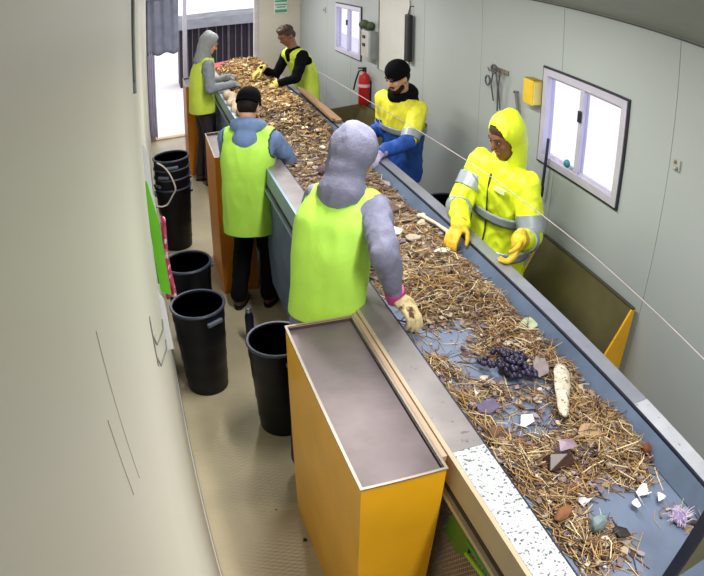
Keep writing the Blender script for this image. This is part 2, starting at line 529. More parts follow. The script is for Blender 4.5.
# right side
part('side_plate', MB().box(1.56, 1.635, 1.25, CY1, 1.135, 1.15), mat('grey_blue_rail', '#8b8f9c', rough=.35, var=.12, scale=6, metal=.3), cv)
part('side_plate', MB().box(1.56, 1.635, CY0, 1.248, 1.135, 1.1505), mat('pale_rail', '#a9adb6', rough=.4, var=.12, scale=8, spot='#7c7c84', spot_scale=40, spot_lo=.64), cv, label='pale worn end of the rail')
part('skirt', MB().quadprism([(1.552, CY0, 1.146), (1.559, CY0, 1.15), (1.505, CY0, 1.072), (1.498, CY0, 1.07)], (0, CY1 - CY0, 0)), M_blue, cv)
part('edge_strip', MB().box(1.548, 1.5595, CY0, CY1, 1.138, 1.151), M_rubber, cv)
part('side_beam', MB().box(1.615, 1.63, CY0, CY1, .93, 1.134), M_frame, cv)
# frame under the belt, legs, guard
part('upper_rail', MB().box(.800, .815, CY0, CY1, .90, .984), M_frame, cv)
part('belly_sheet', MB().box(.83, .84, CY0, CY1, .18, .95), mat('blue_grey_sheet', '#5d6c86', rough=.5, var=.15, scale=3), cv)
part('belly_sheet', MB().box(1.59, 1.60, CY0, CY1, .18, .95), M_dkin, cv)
for y in (.5, 1.9, 3.3, 4.7, 6.1, 7.5, 8.7):
    for x in (.80, 1.58):
        part('leg', MB().box(x, x + .04, y, y + .05, 0, 1.03), M_frame, cv)
g = MB(); g2 = MB()
p = .022
ys = np.arange(CY0 - .8, CY1, p)
for dirn in (1, -1):
    for y in ys:
        a = [y, .20]; b = [y + .78 * .6, .98]
        if dirn < 0: a, b = [y + .78 * .6, .20], [y, .98]
        # clip to the guard length
        def clip(p0, p1):
            t0, t1 = 0, 1
            d = p1[0] - p0[0]
            for lim, sgn in ((CY0, 1), (CY1, -1)):
                q0, q1 = sgn * (p0[0] - lim), sgn * (p1[0] - lim)
                if q0 < 0 and q1 < 0: return None
                if q0 < 0: t0 = max(t0, q0 / (q0 - q1))
                if q1 < 0: t1 = min(t1, q0 / (q0 - q1))
            return t0, t1
        c = clip(a, b)
        if not c or c[1] - c[0] < .02: continue
        P = [(.802, a[0] + (b[0] - a[0]) * t, a[1] + (b[1] - a[1]) * t) for t in c]
        (g if a[0] + b[0] < 4.5 else g2).tube(P, .0028, 4)
gm = part('mesh_guard', g, mat('tan_expanded_mesh', '#b09a86', rough=.5, var=.15, metal=.3), cv)
gm['kind'] = 'stuff'
gm = part('mesh_guard', g2, mat('blue_expanded_mesh', '#8496b6', rough=.5, var=.15, metal=.3), cv)
gm['kind'] = 'stuff'
part('end_roller', MB().tube([(.92, CY0, .99), (1.54, CY0, .99)], .055, 24), M_dkin, cv, True)
part('head_roller', MB().tube([(.92, CY1, .99), (1.54, CY1, .99)], .055, 24), M_dkin, cv, True)

# guard panel standing across the near right end of the belt
gp = thing('end_guard', (1.4, .5, 1.15), 'olive guard panel with a dark rubber edge at the near end of the belt', 'guard')
part('panel', MB().box(1.175, 1.645, .47, .50, 1.152, 1.75), mat('olive_panel', '#7d7a55', rough=.5, var=.15, scale=5), gp)
part('edge_strip', MB().box(1.15, 1.176, .465, .507, 1.0725, 1.75), M_rubber, gp)
part('foot', MB().box(1.57, 1.63, .40, .56, 1.1512, 1.17), M_frame, gp)

# ------------------------------------------------------------------ yellow hoppers on the left of the line
M_yel = mat('yellow_enamel', '#e8ad1c', rough=.32, var=.1, scale=3, spot='#6b3d12', spot_scale=9, spot_lo=.76)
M_yel_dim = mat('yellow_enamel_dim', '#c87a14', rough=.4, var=.1, scale=3)  # same yellow enamel, with the dimmer light on the far hoppers put into its colour
M_lin = mat('brown_steel_plate', '#544a4d', rough=.42, var=.35, scale=4, metal=.45)
M_rim = mat('grey_rim', '#857d74', rough=.4, var=.12, metal=.4)
def hopper(x0, x1, y0, y1, zt, m, label, rimw=.006):
    h = thing('waste_hopper', ((x0 + x1) / 2, (y0 + y1) / 2, 0), label, 'hopper', 'yellow hoppers along the left of the conveyor')
    t = .006
    part('side_panel', MB().box(x0, x0 + t, y0, y1, 0.0, zt), m, h)
    part('side_panel', MB().box(x1 - t, x1, y0, y1, 0.0, zt), m, h)
    part('front_panel', MB().box(x0 + t, x1 - t, y0, y0 + t, 0.0, zt), m, h)
    part('back_panel', MB().box(x0 + t, x1 - t, y1 - t, y1, 0.0, zt), m, h)
    s = .003
    ln = MB().box(x0 + t, x0 + t + s, y0 + t, y1 - t, .3, zt - .002).box(x1 - t - s, x1 - t, y0 + t, y1 - t, .3, zt - .002)
    ln.box(x0 + t, x1 - t, y0 + t, y0 + t + s, .3, zt - .002).box(x0 + t, x1 - t, y1 - t - s, y1 - t, .3, zt - .002).quadprism([(x0 + t, y0 + t, .93), (x0 + t, y1 - t, .55), (x0 + t, y1 - t, .54), (x0 + t, y0 + t, .92)], (x1 - x0 - 2 * t, 0, 0))
    part('liner', ln, M_lin, h)
    e = .004
    r = MB().box(x0 - e, x0 + t, y0 - e, y1 + e, zt, zt + .005).box(x1 - t, x1 + e, y0 - e, y1 + e, zt, zt + .005)
    r.box(x0 + t, x1 - t, y0 - e, y0 + t, zt, zt + .005).box(x0 + t, x1 - t, y1 - t, y1 + e, zt, zt + .005)
    part('rim', r, M_rim, h)
    part('top_plate', MB().box(x0 + t + s, x1 - t - s, y0 + t + s, y1 - t - s, zt - .022, zt - .014), M_lin, h, label='dark shiny recessed steel plate')
    return h
hopper(.457, .742, 1.24, 2.19, 1.145, M_yel, 'big yellow hopper with a dark steel top, nearest the camera')
hopper(.457, .742, 4.53, 5.25, 1.145, M_yel_dim, 'dim-toned yellow hopper behind the worker in the blue hoodie')
hopper(.44, .742, 7.52, 8.2, 1.145, M_yel_dim, 'farthest dim-toned yellow hopper beside the bright doorway')

# sloping chutes on the right of the line
M_chute = mat('olive_steel_chute', '#6a6444', rough=.35, var=.22, scale=4, metal=.5)
def chute(y0, y1, zt, label, far_full=False):
    h = thing('side_chute', (2.1, (y0 + y1) / 2, 0), label, 'chute', 'sloping chutes along the right wall')
    xt, xb, zb = 2.25, 1.93, .33
    part('slide_plate', MB().quadprism([(xt, y0 + .012, zt), (xt + .012, y0 + .012, zt), (xb + .012, y0 + .012, zb), (xb, y0 + .012, zb)], (0, y1 - y0 - .024, 0)), M_chute, h)
    for y in (y0, y1 - .012):
        part('end_plate', MB().quadprism([(xt + .025, y, zt), (xt, y, zt), (xb, y, zb), (xb, y, 0), (xt + .025, y, 0)], (0, .012, 0)), M_yel, h)
    if far_full:
        part('far_plate', MB().quadprism([(xt, y1 - .026, zt), (1.72, y1 - .026, zt - .06), (1.72, y1 - .026, .2), (xt, y1 - .026, .2)], (0, .012, 0)), M_chute, h)
    part('rim', MB().box(xt, xt + .026, y0, y1, zt, zt + .008), mat('dark_rim', '#3a3626', rough=.5), h)
    part('foot_plate', MB().box(xb, xb + .012, y0 + .012, y1 - .012, 0, zb), M_yel_dim, h)
chute(2.03, 2.97, .98, 'olive sloping chute below the large window, nearest the camera')
chute(5.5, 6.42, 1.0, 'olive sloping chute below the fire extinguisher', True)

# ------------------------------------------------------------------ black rubbish cans
M_can = mat('blue_black_plastic', '#0a0c14', rough=.42, var=.35, scale=6, spot='#161b22', spot_scale=12, spot_lo=.66, spec=.3)
M_canrim = mat('worn_can_rim', '#30384a', rough=.4, var=.3)
CAN_LBL = 'handle'
def can(x, y, z, label, rz=0.0, top=.168, h=.61):
    c = thing('rubbish_can', (x, y, z), label, 'rubbish can', 'black plastic rubbish cans')
    pr = []
    rb = top * .82
    for i in range(9):
        t = i / 8
        r = rb + (top - rb) * t
        pr += [(r - .002, t * (h - .03)), (r + (.002 if i % 2 else 0), t * (h - .03) + .012)]
    inner = [(top - .012, h - .004), (top - .014, h - .03), (rb - .008, .02), (0.0001, .02)]
    b = MB().lathe([(.0001, 0)] + pr + [(top, h - .01)] + inner, (0, 0, 0), 36)
    part_local('can_body', b, M_can, c, True)
    part_local('can_rim', MB().lathe([(top - .006, h - .012), (top + .007, h - .012), (top + .009, h - .004), (top + .004, h + .004), (top - .008, h + .002), (top - .006, h - .012)], (0, 0, 0), 36), M_canrim, c, True)
    for s in (1, -1):
        hd = MB().box(s * (top + .004) - .012, s * (top + .004) + .012, -.055, .055, h - .075, h - .05, bev=.006)
        part_local('handle', hd, mat('can_handle_grey', '#5a6270', rough=.4, var=.2), c)
    c.rotation_euler.z = rz
    return c
def part_local(name, mb, m, parent, smooth=False):
    o = link(name, mb.mesh(name), m, parent)
    if smooth: smooth_angle(o)
    return o
can(.165, 3.40, 0, 'black rubbish can in front on the left, standing clear on the floor', R(-60))
can(.155, 3.98, 0, 'black rubbish can standing just behind the front can by the left wall', R(20))
can(.555, 2.90, 0, 'black rubbish can wedged behind the big yellow hopper', R(-70))
for k, z in enumerate((0, .10, .19, .28)):
    can(.155, 5.58, z, ['bottom can of the nested stack of black cans by the left wall', 'second can up in the nested black stack by the left wall',
        'third can up in the nested black stack by the left wall', 'topmost can of the nested black stack by the left wall'][k], R(30 * k))
can(2.10, 4.02, 0, 'black rubbish can by the right wall between two workers', R(15), top=.165, h=.80)
rp = MB()
pts = []
for i in range(30):
    t = i / 29
    pts.append((.02 + .15 * math.sin(t * 2.6), 5.40 - .03 * math.sin(t * 3), .90 - .40 * t + .02 * math.sin(t * 9)))
for i in range(10):
    t = (i + 1) / 10
    pts.append((pts[29][0] - .16 * t, 5.40, .50 - .03 * math.sin(t * 3) + .05 * t * t))
solo('white_rope', MB().tube(pts, .007, 8), mat('white_cord', '#c8c4bc', rough=.7), (.1, 5.4, .6), 'white rope hanging over the nested stack of black cans', 'rope', smooth=True)

# flask on the floor
fk = thing('drink_flask', (.54, 3.82, 0), 'dark blue flask with a silver cap standing on the floor', 'flask')
part('flask_body', MB().lathe([(.0001, 0), (.03, 0), (.032, .01), (.032, .2), (.022, .235)], (.54, 3.82, 0), 24), mat('navy_metal', '#141a38', rough=.3, var=.1), fk, True)
part('cap', MB().lathe([(.02, .236), (.023, .238), (.023, .27), (.018, .277), (.0001, .278)], (.54, 3.82, 0), 20), mat('silver_cap', '#b9c0cf', rough=.25, metal=.8), fk, True)

# green plastic shovel hooked along the mesh guard
M_green = mat('green_plastic', '#2f8a26', rough=.4, var=.2, scale=6)
gs = thing('green_shovel', (.77, 1.0, .85), 'bright green plastic shovel resting against the conveyor mesh guard', 'shovel')
part('blade', MB().quadprism([(.785, 1.23, .82), (.785, 1.20, .95), (.785, 1.06, .97), (.785, 1.05, .86), (.785, 1.12, .80)], (-.012, 0, 0)), mat('dark_green_plastic', '#2c6a24', rough=.45, var=.2), gs)
part('handle', MB().tube([(.775, 1.07, .93), (.772, .90, .955), (.772, .50, .96)], .011, 10), M_green, gs, True)
part('handle', MB().tube([(.775, 1.06, .87), (.772, .93, .90), (.772, .5, .89)], .009, 10), mat('lime_plastic', '#8fbf2e', rough=.4, var=.15), gs, True, 'lime green rod')

# ------------------------------------------------------------------ things on the right wall
# yellow box
yb = thing('wall_box', (2.25, 3.25, 1.77), 'small yellow box on the wall beside the large window', 'box')
part('box_body', MB().box(2.225, 2.298, 3.195, 3.31, 1.765, 1.93, bev=.006), mat('mustard_card', '#d8b42c', rough=.55, var=.12), yb)
part('open_flap', MB().quadprism([(2.228, 3.20, 1.931), (2.295, 3.20, 1.931), (2.295, 3.305, 1.931), (2.228, 3.305, 1.931)], (0, 0, .006)), mat('olive_flap', '#8f8128', rough=.6), yb)
part('front_card', MB().box(2.232, 2.29, 3.189, 3.1945, 1.775, 1.92), mat('pale_yellow_card', '#ead98c', rough=.6, var=.05), yb)
# hook rail with hanging cables and clips
hr = thing('hook_rack', (2.28, 3.7, 1.9), 'small wall hooks with hanging clips and cables above the hi-vis hood', 'hooks')
part('back_plate', MB().box(2.290, 2.2995, 3.60, 3.82, 1.875, 1.91), M_rim, hr)
for y in (3.64, 3.71, 3.78):
    part('hook', MB().tube([(2.29, y, 1.89), (2.25, y, 1.875), (2.235, y, 1.90)], .006, 8), M_rim, hr, True)
for (y, z1, dy) in ((3.64, 1.62, .02), (3.69, 1.60, -.02), (3.73, 1.66, .03)):
    part('cable', MB().tube([(2.25, y, 1.875), (2.255, y + dy, 1.78), (2.27, y + dy * .4, z1)], .006, 8), mat('grey_cable', '#4b4c52', rough=.5), hr, True)
part('clip_ring', MB().tube([(2.25, 3.80 + .03 * math.cos(a), 1.80 + .035 * math.sin(a)) for a in np.linspace(0, 6.2, 20)], .007, 8), mat('grey_cable', '#4b4c52'), hr, True)
part('clip_ring', MB().tube([(2.25, 3.72 + .035 * math.cos(a), 1.90 + .03 * math.sin(a)) for a in np.linspace(0, 6.2, 20)], .008, 8), mat('grey_cable', '#4b4c52'), hr, True)
# scraper bar and dark stick beside the window
sb = thing('scraper_bar', (2.285, 3.44, 1.66), 'thin grey bar hanging below the yellow box', 'bar')
part('bar_blade', MB().quadprism([(2.27, 3.46, 1.80), (2.27, 3.485, 1.80), (2.27, 3.42, 1.62), (2.27, 3.40, 1.63)], (.012, 0, 0)), mat('dull_steel', '#7b7d7c', rough=.5, metal=.4), sb)
part('nail', MB().tube([(2.26, 3.472, 1.79), (2.30, 3.472, 1.79)], .005, 8), M_black, sb)
st = thing('dark_stick', (2.27, 3.09, 1.2), 'dark stick propped against the left of the large window', 'stick')
part('shaft', MB().tube([(2.26, 3.05, 1.27), (2.255, 3.03, 1.60)], .010, 10), mat('dark_blue_stick', '#2b2d45', rough=.5), st, True)
part('grip', MB().tube([(2.262, 3.055, 1.21), (2.26, 3.05, 1.275)], .013, 10), M_black, st, True)
# socket on the near panel
so = thing('wall_socket', (2.29, 1.95, 1.83), 'small grey wall fitting near the panel joint by the camera', 'socket')
part('plate', MB().box(2.288, 2.2995, 1.925, 1.975, 1.80, 1.86, bev=.003), mat('fitting_grey', '#a5a79f', rough=.45), so)
for dz in (.015, -.015):
    part('screw_cap', MB().ell((2.284, 1.95 + dz * .5, 1.83 + dz), (.008, .01, .01)), M_rim, so, True)
sf = thing('wall_fitting', (2.29, 8.05, 1.96), 'tiny grey wall fitting left of the far window', 'fitting')
part('plate', MB().box(2.285, 2.2995, 8.0, 8.10, 1.92, 2.0, bev=.004), mat('fitting_grey', '#a5a79f'), sf)
part('switch', MB().box(2.276, 2.285, 8.03, 8.07, 1.945, 1.975), M_rim, sf)
# control box, bag on top
cb = thing('control_box', (2.25, 6.35, 1.55), 'grey switch box on the wall beside the far window', 'switch box')
part('housing', MB().box(2.21, 2.298, 6.13, 6.36, 1.56, 1.86, bev=.006), mat('box_grey', '#aaa9a4', rough=.45, var=.05), cb)
part('side_cover', MB().box(2.212, 2.298, 6.08, 6.1295, 1.56, 1.86), mat('box_dark_grey', '#7d8486', rough=.45), cb)
for z in (1.68, 1.77):
    part('switch', MB().box(2.20, 2.21, 6.23, 6.30, z, z + .035, bev=.003), M_black, cb)
gb = MB()
for k in range(7):
    a = random.random() * 6.28
    gb.ell((2.24 + .02 * math.cos(a), 6.27 + .13 * (k / 6 - .4), 1.905 + .03 * random.random()), (.05, .06, .045), n=10, k=7)
solo('green_cloth', gb, mat('dark_green_cloth', '#3f4c30', rough=.8, var=.3), (2.23, 6.38, 1.87), 'crumpled dark green cloth lying on the grey switch box', 'cloth', smooth=True)
# board and black bar further along
wbd = thing('wall_board', (2.28, 5.68, 1.5), 'pale grey board fixed to the wall behind the worker in the beanie', 'board')
part('board', MB().box(2.284, 2.2995, 5.28, 6.02, 1.46, 2.40, bev=.003), mat('board_grey', '#bcbcb6', rough=.45, var=.04), wbd)
part('edge_trim', MB().box(2.280, 2.2995, 6.022, 6.05, 1.46, 2.40), M_rim, wbd)
bbar = thing('black_bar', (2.27, 5.23, 1.66), 'black padded bar hung upright on the wall board edge', 'bar')
part('bar', MB().box(2.23, 2.279, 5.17, 5.265, 1.68, 2.14, bev=.015), M_black, bbar)
part('hanger', MB().tube([(2.25, 5.22, 2.14), (2.27, 5.22, 2.22), (2.299, 5.22, 2.22)], .006, 8), M_black, bbar)
# fire extinguisher
fe = thing('fire_extinguisher', (2.23, 6.45, .95), 'red fire extinguisher with a black hose on the right wall', 'extinguisher')
ex = (2.23, 6.29, 1.015)
part('cylinder', MB().lathe([(.0001, 0), (.055, 0), (.062, .012), (.062, .29), (.05, .335), (.025, .355), (.02, .37)], ex, 28), mat('red_enamel', '#a3191c', rough=.3, var=.08), fe, True)
part('label_band', MB().lathe([(.0622, .2), (.0628, .2), (.0628, .235), (.0622, .235)], ex, 28), mat('label_pink', '#c8a0a0', rough=.5), fe)
part('valve', MB().lathe([(.0001, .37), (.022, .37), (.022, .40), (.0001, .405)], ex, 16), M_black, fe)
part('lever', MB().box(ex[0] - .07, ex[0] + .02, ex[1] - .01, ex[1] + .01, ex[2] + .405, ex[2] + .42), M_black, fe)
part('hose', MB().tube([(ex[0] - .02, ex[1], ex[2] + .39), (ex[0] - .04, ex[1] + .06, ex[2] + .37), (ex[0] - .05, ex[1] + .13, ex[2] + .25), (ex[0] - .05, ex[1] + .2, ex[2] + .13)], .009, 8), M_black, fe, True)
part('bracket', MB().box(2.288, 2.2995, 6.26, 6.32, 1.03, 1.28), M_black, fe)
# green sign on the end wall
sg = thing('green_sign', (2.0, 9.39, 1.82), 'small green sign on the cream end wall', 'sign')
part('sign_plate', MB().box(1.90, 2.10, 9.385, 9.3995, 1.83, 2.06), mat('sign_white', '#cfd8d0', rough=.5, var=.03), sg)
M_sg = mat('sign_green', '#3f9a78', rough=.5, var=.1)
for (a, b, c, d) in ((1.91, 2.09, 2.02, 2.05), (1.91, 2.09, 1.965, 1.985), (1.93, 2.07, 1.925, 1.945), (1.91, 2.09, 1.845, 1.895)):
    part('green_band', MB().box(a, b, 9.381, 9.385, c, d), M_sg, sg)

# emergency pull cord along the right of the belt
cp = []
for (x, y, z) in ((2.285, 8.95, 1.005), (2.10, 8.2, 1.14), (1.85, 7.05, 1.32), (1.70, 6.0, 1.435), (1.675, 4.4, 1.465), (1.67, 2.8, 1.497), (1.67, 1.85, 1.485), (1.67, 1.1, 1.455), (1.67, .1, 1.43), (1.67, -.88, 1.42)):
    cp.append((x, y, z))
solo('pull_cord', MB().tube(cp, .0028, 7), mat('cord_pale', '#a49a9c', rough=.5, var=.1), (1.67, 3, 1.4), 'thin pale pull cord stretched along the right of the conveyor', 'cord', smooth=True)

# ------------------------------------------------------------------ things on the left wall
hk = thing('wire_hook', (LX, 1.0, 1.95), 'pair of bent wire hooks on the left wall', 'hook')
for dz, yy in ((0, 1.0), (-.045, 1.0)):
    part('wire', MB().tube([(LX, yy - .10, 2.03 + dz), (LX + .004, yy - .06, 1.98 + dz), (LX + .010, yy + .0, 1.955 + dz), (LX + .018, yy + .02, 1.96 + dz), (LX + .019, yy + .03, 1.975 + dz)], .0016, 8), mat('wire_grey', '#8d8d8d', rough=.35, metal=.6), hk, True)
part('mount', MB().box(LX, LX + .002, .89, .905, 1.97, 2.06), mat('wire_grey', '#8d8d8d'), hk)
gf = thing('green_folder', (LX + .02, 2.08, 1.45), 'bright green folder hanging out from the left wall', 'folder')
part('cover', MB().quadprism([(-.039, 2.05, 1.90), (-.032, 2.05, 1.89), (-.004, 2.05, 1.74), (.008, 2.05, 1.45), (-.030, 2.05, 1.47), (-.039, 2.05, 1.70)], (0, .006, 0)), mat('lime_card', '#62b81e', rough=.5, var=.1), gf)
part('back_cover', MB().quadprism([(-.038, 2.058, 1.74), (-.002, 2.058, 1.73), (.002, 2.058, 1.50), (-.036, 2.058, 1.5)], (0, .004, 0)), mat('lime_card_dark', '#3f8f22', rough=.5), gf)
ps = thing('paper_sheets', (LX + .01, 2.3, 1.6), 'white paper sheets clipped to the left wall above the green folder', 'paper')
for k, (y, x1, z1) in enumerate(((2.1, -.020, 1.86), (2.2, -.012, 1.66), (1.9, -.020, 1.40))):
    part('sheet', MB().quadprism([(LX + .001, y, z1 + .16), (x1, y, z1 + .12), (x1 + .006, y, z1 - .08), (LX + .001, y, z1 - .08)], (0, .002, 0)), mat('paper_white', '#d6dae2', rough=.6, var=.03), ps)
pk = thing('pink_rag', (.01, 3.2, .8), 'pink and magenta cloth hanging by the left wall above the cans', 'cloth')
pm = MB()
for i in range(26):
    t = i / 25
    z = 1.27 - .46 * t
    for k in range(3):
        pm.ell((.012 + .010 * (k - 1) * (.5 + t) + .006 * math.sin(t * 5 + k), 3.2 + .02 * math.cos(t * 4 + k * 2), z), (.009 + .006 * t, .03, .022), n=10, k=6)
_rm = remesh0(pm, .006, 8)
part_mesh('rag', _rm, mat('magenta_cloth', '#a8385c', rough=.8, var=.4, scale=25, spot='#d8c0c4', spot_scale=18, spot_lo=.55), pk, True)
part('hanging_loop', MB().tube([(LX, 3.2, 1.36), (.0, 3.2, 1.34), (.018, 3.2, 1.27)], .003, 6), M_black, pk)
cd = thing('wall_conduit', (LX, 1.45, 2.3), 'dark vertical conduit at the top of the left wall', 'conduit')
part('pipe', MB().tube([(LX + .004, 1.42, 2.33), (LX + .004, 1.42, 2.98)], .004, 8), mat('conduit_dark', '#6b7775', rough=.5), cd)
part('end_clip', MB().box(LX, LX + .006, 1.40, 1.44, 2.34, 2.36), mat('conduit_dark', '#6b7775'), cd)

# ------------------------------------------------------------------ people
def remesh(mb, voxel, smooth=6, name='tmp'):
    me = mb.mesh(name)
    o = bpy.data.objects.new(name, me); COL.objects.link(o)
    r = o.modifiers.new('r', 'REMESH'); r.mode = 'VOXEL'; r.voxel_size = voxel; r.use_smooth_shade = True
    s = o.modifiers.new('s', 'SMOOTH'); s.factor = .5; s.iterations = smooth
    dg = bpy.context.evaluated_depsgraph_get()
    out = bpy.data.meshes.new_from_object(o.evaluated_get(dg))
    bpy.data.objects.remove(o); bpy.data.meshes.remove(me)
    return out

def wrinkle(me, amp, freq, seed=0.0, ax=(1, 1, .55)):
    n = len(me.vertices)
    co = np.empty(n * 3, 'f'); no = np.empty(n * 3, 'f')
    me.vertices.foreach_get('co', co); me.vertices.foreach_get('normal', no)
    co = co.reshape(-1, 3); no = no.reshape(-1, 3)
    for i in range(n):
        p = Vector((co[i, 0] * ax[0] + seed, co[i, 1] * ax[1] - seed, co[i, 2] * ax[2])) * freq
        q = noise.noise(p)
        r = 1 - abs(noise.noise(p * 1.7 + Vector((3, 1, 7)))) * 2
        co[i] += no[i] * amp * (.9 * q + .7 * r - .35)
    me.vertices.foreach_set('co', co.ravel())
    me.update()

def finish(name, me, mats, parent, off, matfn=None, label=None):
    me.transform(Matrix.Translation(-Vector(off)))
    if matfn:
        idx = [matfn(f.center + Vector(off)) for f in me.polygons]
    me.materials.clear()
    o = link(name, me, mats, parent)
    if matfn: me.polygons.foreach_set('material_index', idx)
    me.polygons.foreach_set('use_smooth', [True] * len(me.polygons))
    if label: o['label'] = label
    return o

def ik(a, b, l1, l2, pole):
    a, b = Vector(a), Vector(b)
    d = b - a; L = d.length
    if L > (l1 + l2) * .995:
        b = a + d.normalized() * (l1 + l2) * .995; d = b - a; L = d.length
    t = (l1 * l1 - l2 * l2 + L * L) / (2 * L)
    h = math.sqrt(max(l1 * l1 - t * t, 0))
    u = d.normalized(); p = Vector(pole); p = p - u * p.dot(u)
    p = p.normalized() if p.length > 1e-5 else u.orthogonal().normalized()
    return a + u * t + p * h, b

def loft(rings, n=48, cap=True, expo=2.3):
    """rings: (centre, ax, ay, w, d)"""
    m = MB(); vs = []; fs = []
    for c, ax, ay, w, d in rings:
        for k in range(n):
            q = 2 * math.pi * k / n
            cx, sy = math.cos(q), math.sin(q)
            ex = 2 / expo
            vs.append(c + ax * (w * math.copysign(abs(cx) ** ex, cx)) + ay * (d * math.copysign(abs(sy) ** ex, sy)))
    for i in range(len(rings) - 1):
        for k in range(n):
            fs.append((i * n + k, i * n + (k + 1) % n, (i + 1) * n + (k + 1) % n, (i + 1) * n + k))
    if cap:
        fs.append(tuple(range(n - 1, -1, -1))); fs.append(tuple(range((len(rings) - 1) * n, len(rings) * n)))
    return m.add(vs, fs)

def interp(tab, t):
    for a, b in zip(tab[:-1], tab[1:]):
        if t <= b[0]:
            s = (t - a[0]) / (b[0] - a[0]) if b[0] > a[0] else 0
            s = max(0, s)
            return [x + (y - x) * s for x, y in zip(a[1:], b[1:])]
    return list(tab[-1][1:])

def hand_mb(wrist, d, palm_n, side, curl=.5, sc=1.0, cuff=.0):
    """gloved hand: palm, four curled fingers, thumb on the side; palm_n faces what it holds"""
    w = Vector(wrist); d = Vector(d).normalized()
    n = Vector(palm_n); n = (n - d * n.dot(d)).normalized()
    s = d.cross(n) * side          # towards the thumb
    m = MB()
    m.ell(w + d * .05 * sc, (.040 * sc, .054 * sc, .018 * sc), (s, d, n), n=16, k=10)
    m.capsule(w - d * .03, .032 * sc, w + d * .03 * sc, .033 * sc, 12)
    for k, (off, ln) in enumerate(((.029, .072), (.010, .082), (-.010, .076), (-.028, .060))):
        p = w + d * .088 * sc + s * off * sc * 1.05
        a = curl * (.7 + .1 * k)
        spread = s * (off * .9)
        rr = .0102 * sc
        m.capsule(w + d * .06 * sc + s * off * .9 * sc, rr * 1.1, p, rr * 1.08, 9, 3)
        ang = 0.0
        for seg, fr in enumerate((.45, .32, .28)):
            ang += a * (.8 if seg == 0 else 1.0)
            dd = (d * math.cos(ang) + n * math.sin(ang) + spread).normalized()
            q = p + dd * ln * fr * sc
            m.capsule(p, rr * (1.05 - .06 * seg), q, rr * (1.0 - .08 * seg), 9, 3)
            p = q
    p0 = w + d * .018 * sc + s * .026 * sc
    p1 = p0 + (s * .75 + d * .6 + n * .25).normalized() * .045 * sc
    p2 = p1 + (s * .25 + d * .85 + n * (.3 + .3 * curl)).normalized() * .034 * sc
    p3 = p2 + (d * .8 + n * (.5 + .3 * curl)).normalized() * .022 * sc
    m.capsule(p0, .016 * sc, p1, .0125 * sc, 9, 3).capsule(p1, .0125 * sc, p2, .0115 * sc, 9, 3).capsule(p2, .0115 * sc, p3, .010 * sc, 9, 3)
    return m

M_skin_l = mat('skin_light', '#c39478', rough=.5, var=.08, scale=12)
M_skin_d = mat('skin_brown', '#7d5238', rough=.5, var=.1, scale=12)
M_eye = mat('eye_white', '#756a60', rough=.2, var=.02)
M_iris = mat('eye_dark', '#20160f', rough=.2, var=.05)
M_lip = mat('lip', '#8f4f46', rough=.45, var=.05)
M_hair = mat('hair_dark', '#160e0b', rough=.7, spec=.2, var=.3, scale=60)
M_hairb = mat('hair_brown', '#3c2418', rough=.6, var=.3, scale=60)
M_vest = mat('hivis_lime', '#b6ec55', rough=.6, var=.06, scale=9, bump=.12, bscale=110)
M_vesty = mat('hivis_yellow_lime', '#c8de48', rough=.6, var=.06, scale=9, bump=.12, bscale=110)
M_jack = mat('hivis_yellow', '#dbee2a', rough=.5, var=.06, scale=9, bump=.1, bscale=80)
M_tape = mat('reflective_silver', '#9fa9b0', rough=.35, var=.12, scale=14, metal=.3)
M_boot = mat('brown_boot', '#4d3423', rough=.6, var=.2)
M_pants = mat('black_trousers', '#08080c', rough=.85, var=.3, spec=.15)

ARM1, ARM2, LEG1, LEG2 = .30, .265, .44, .43

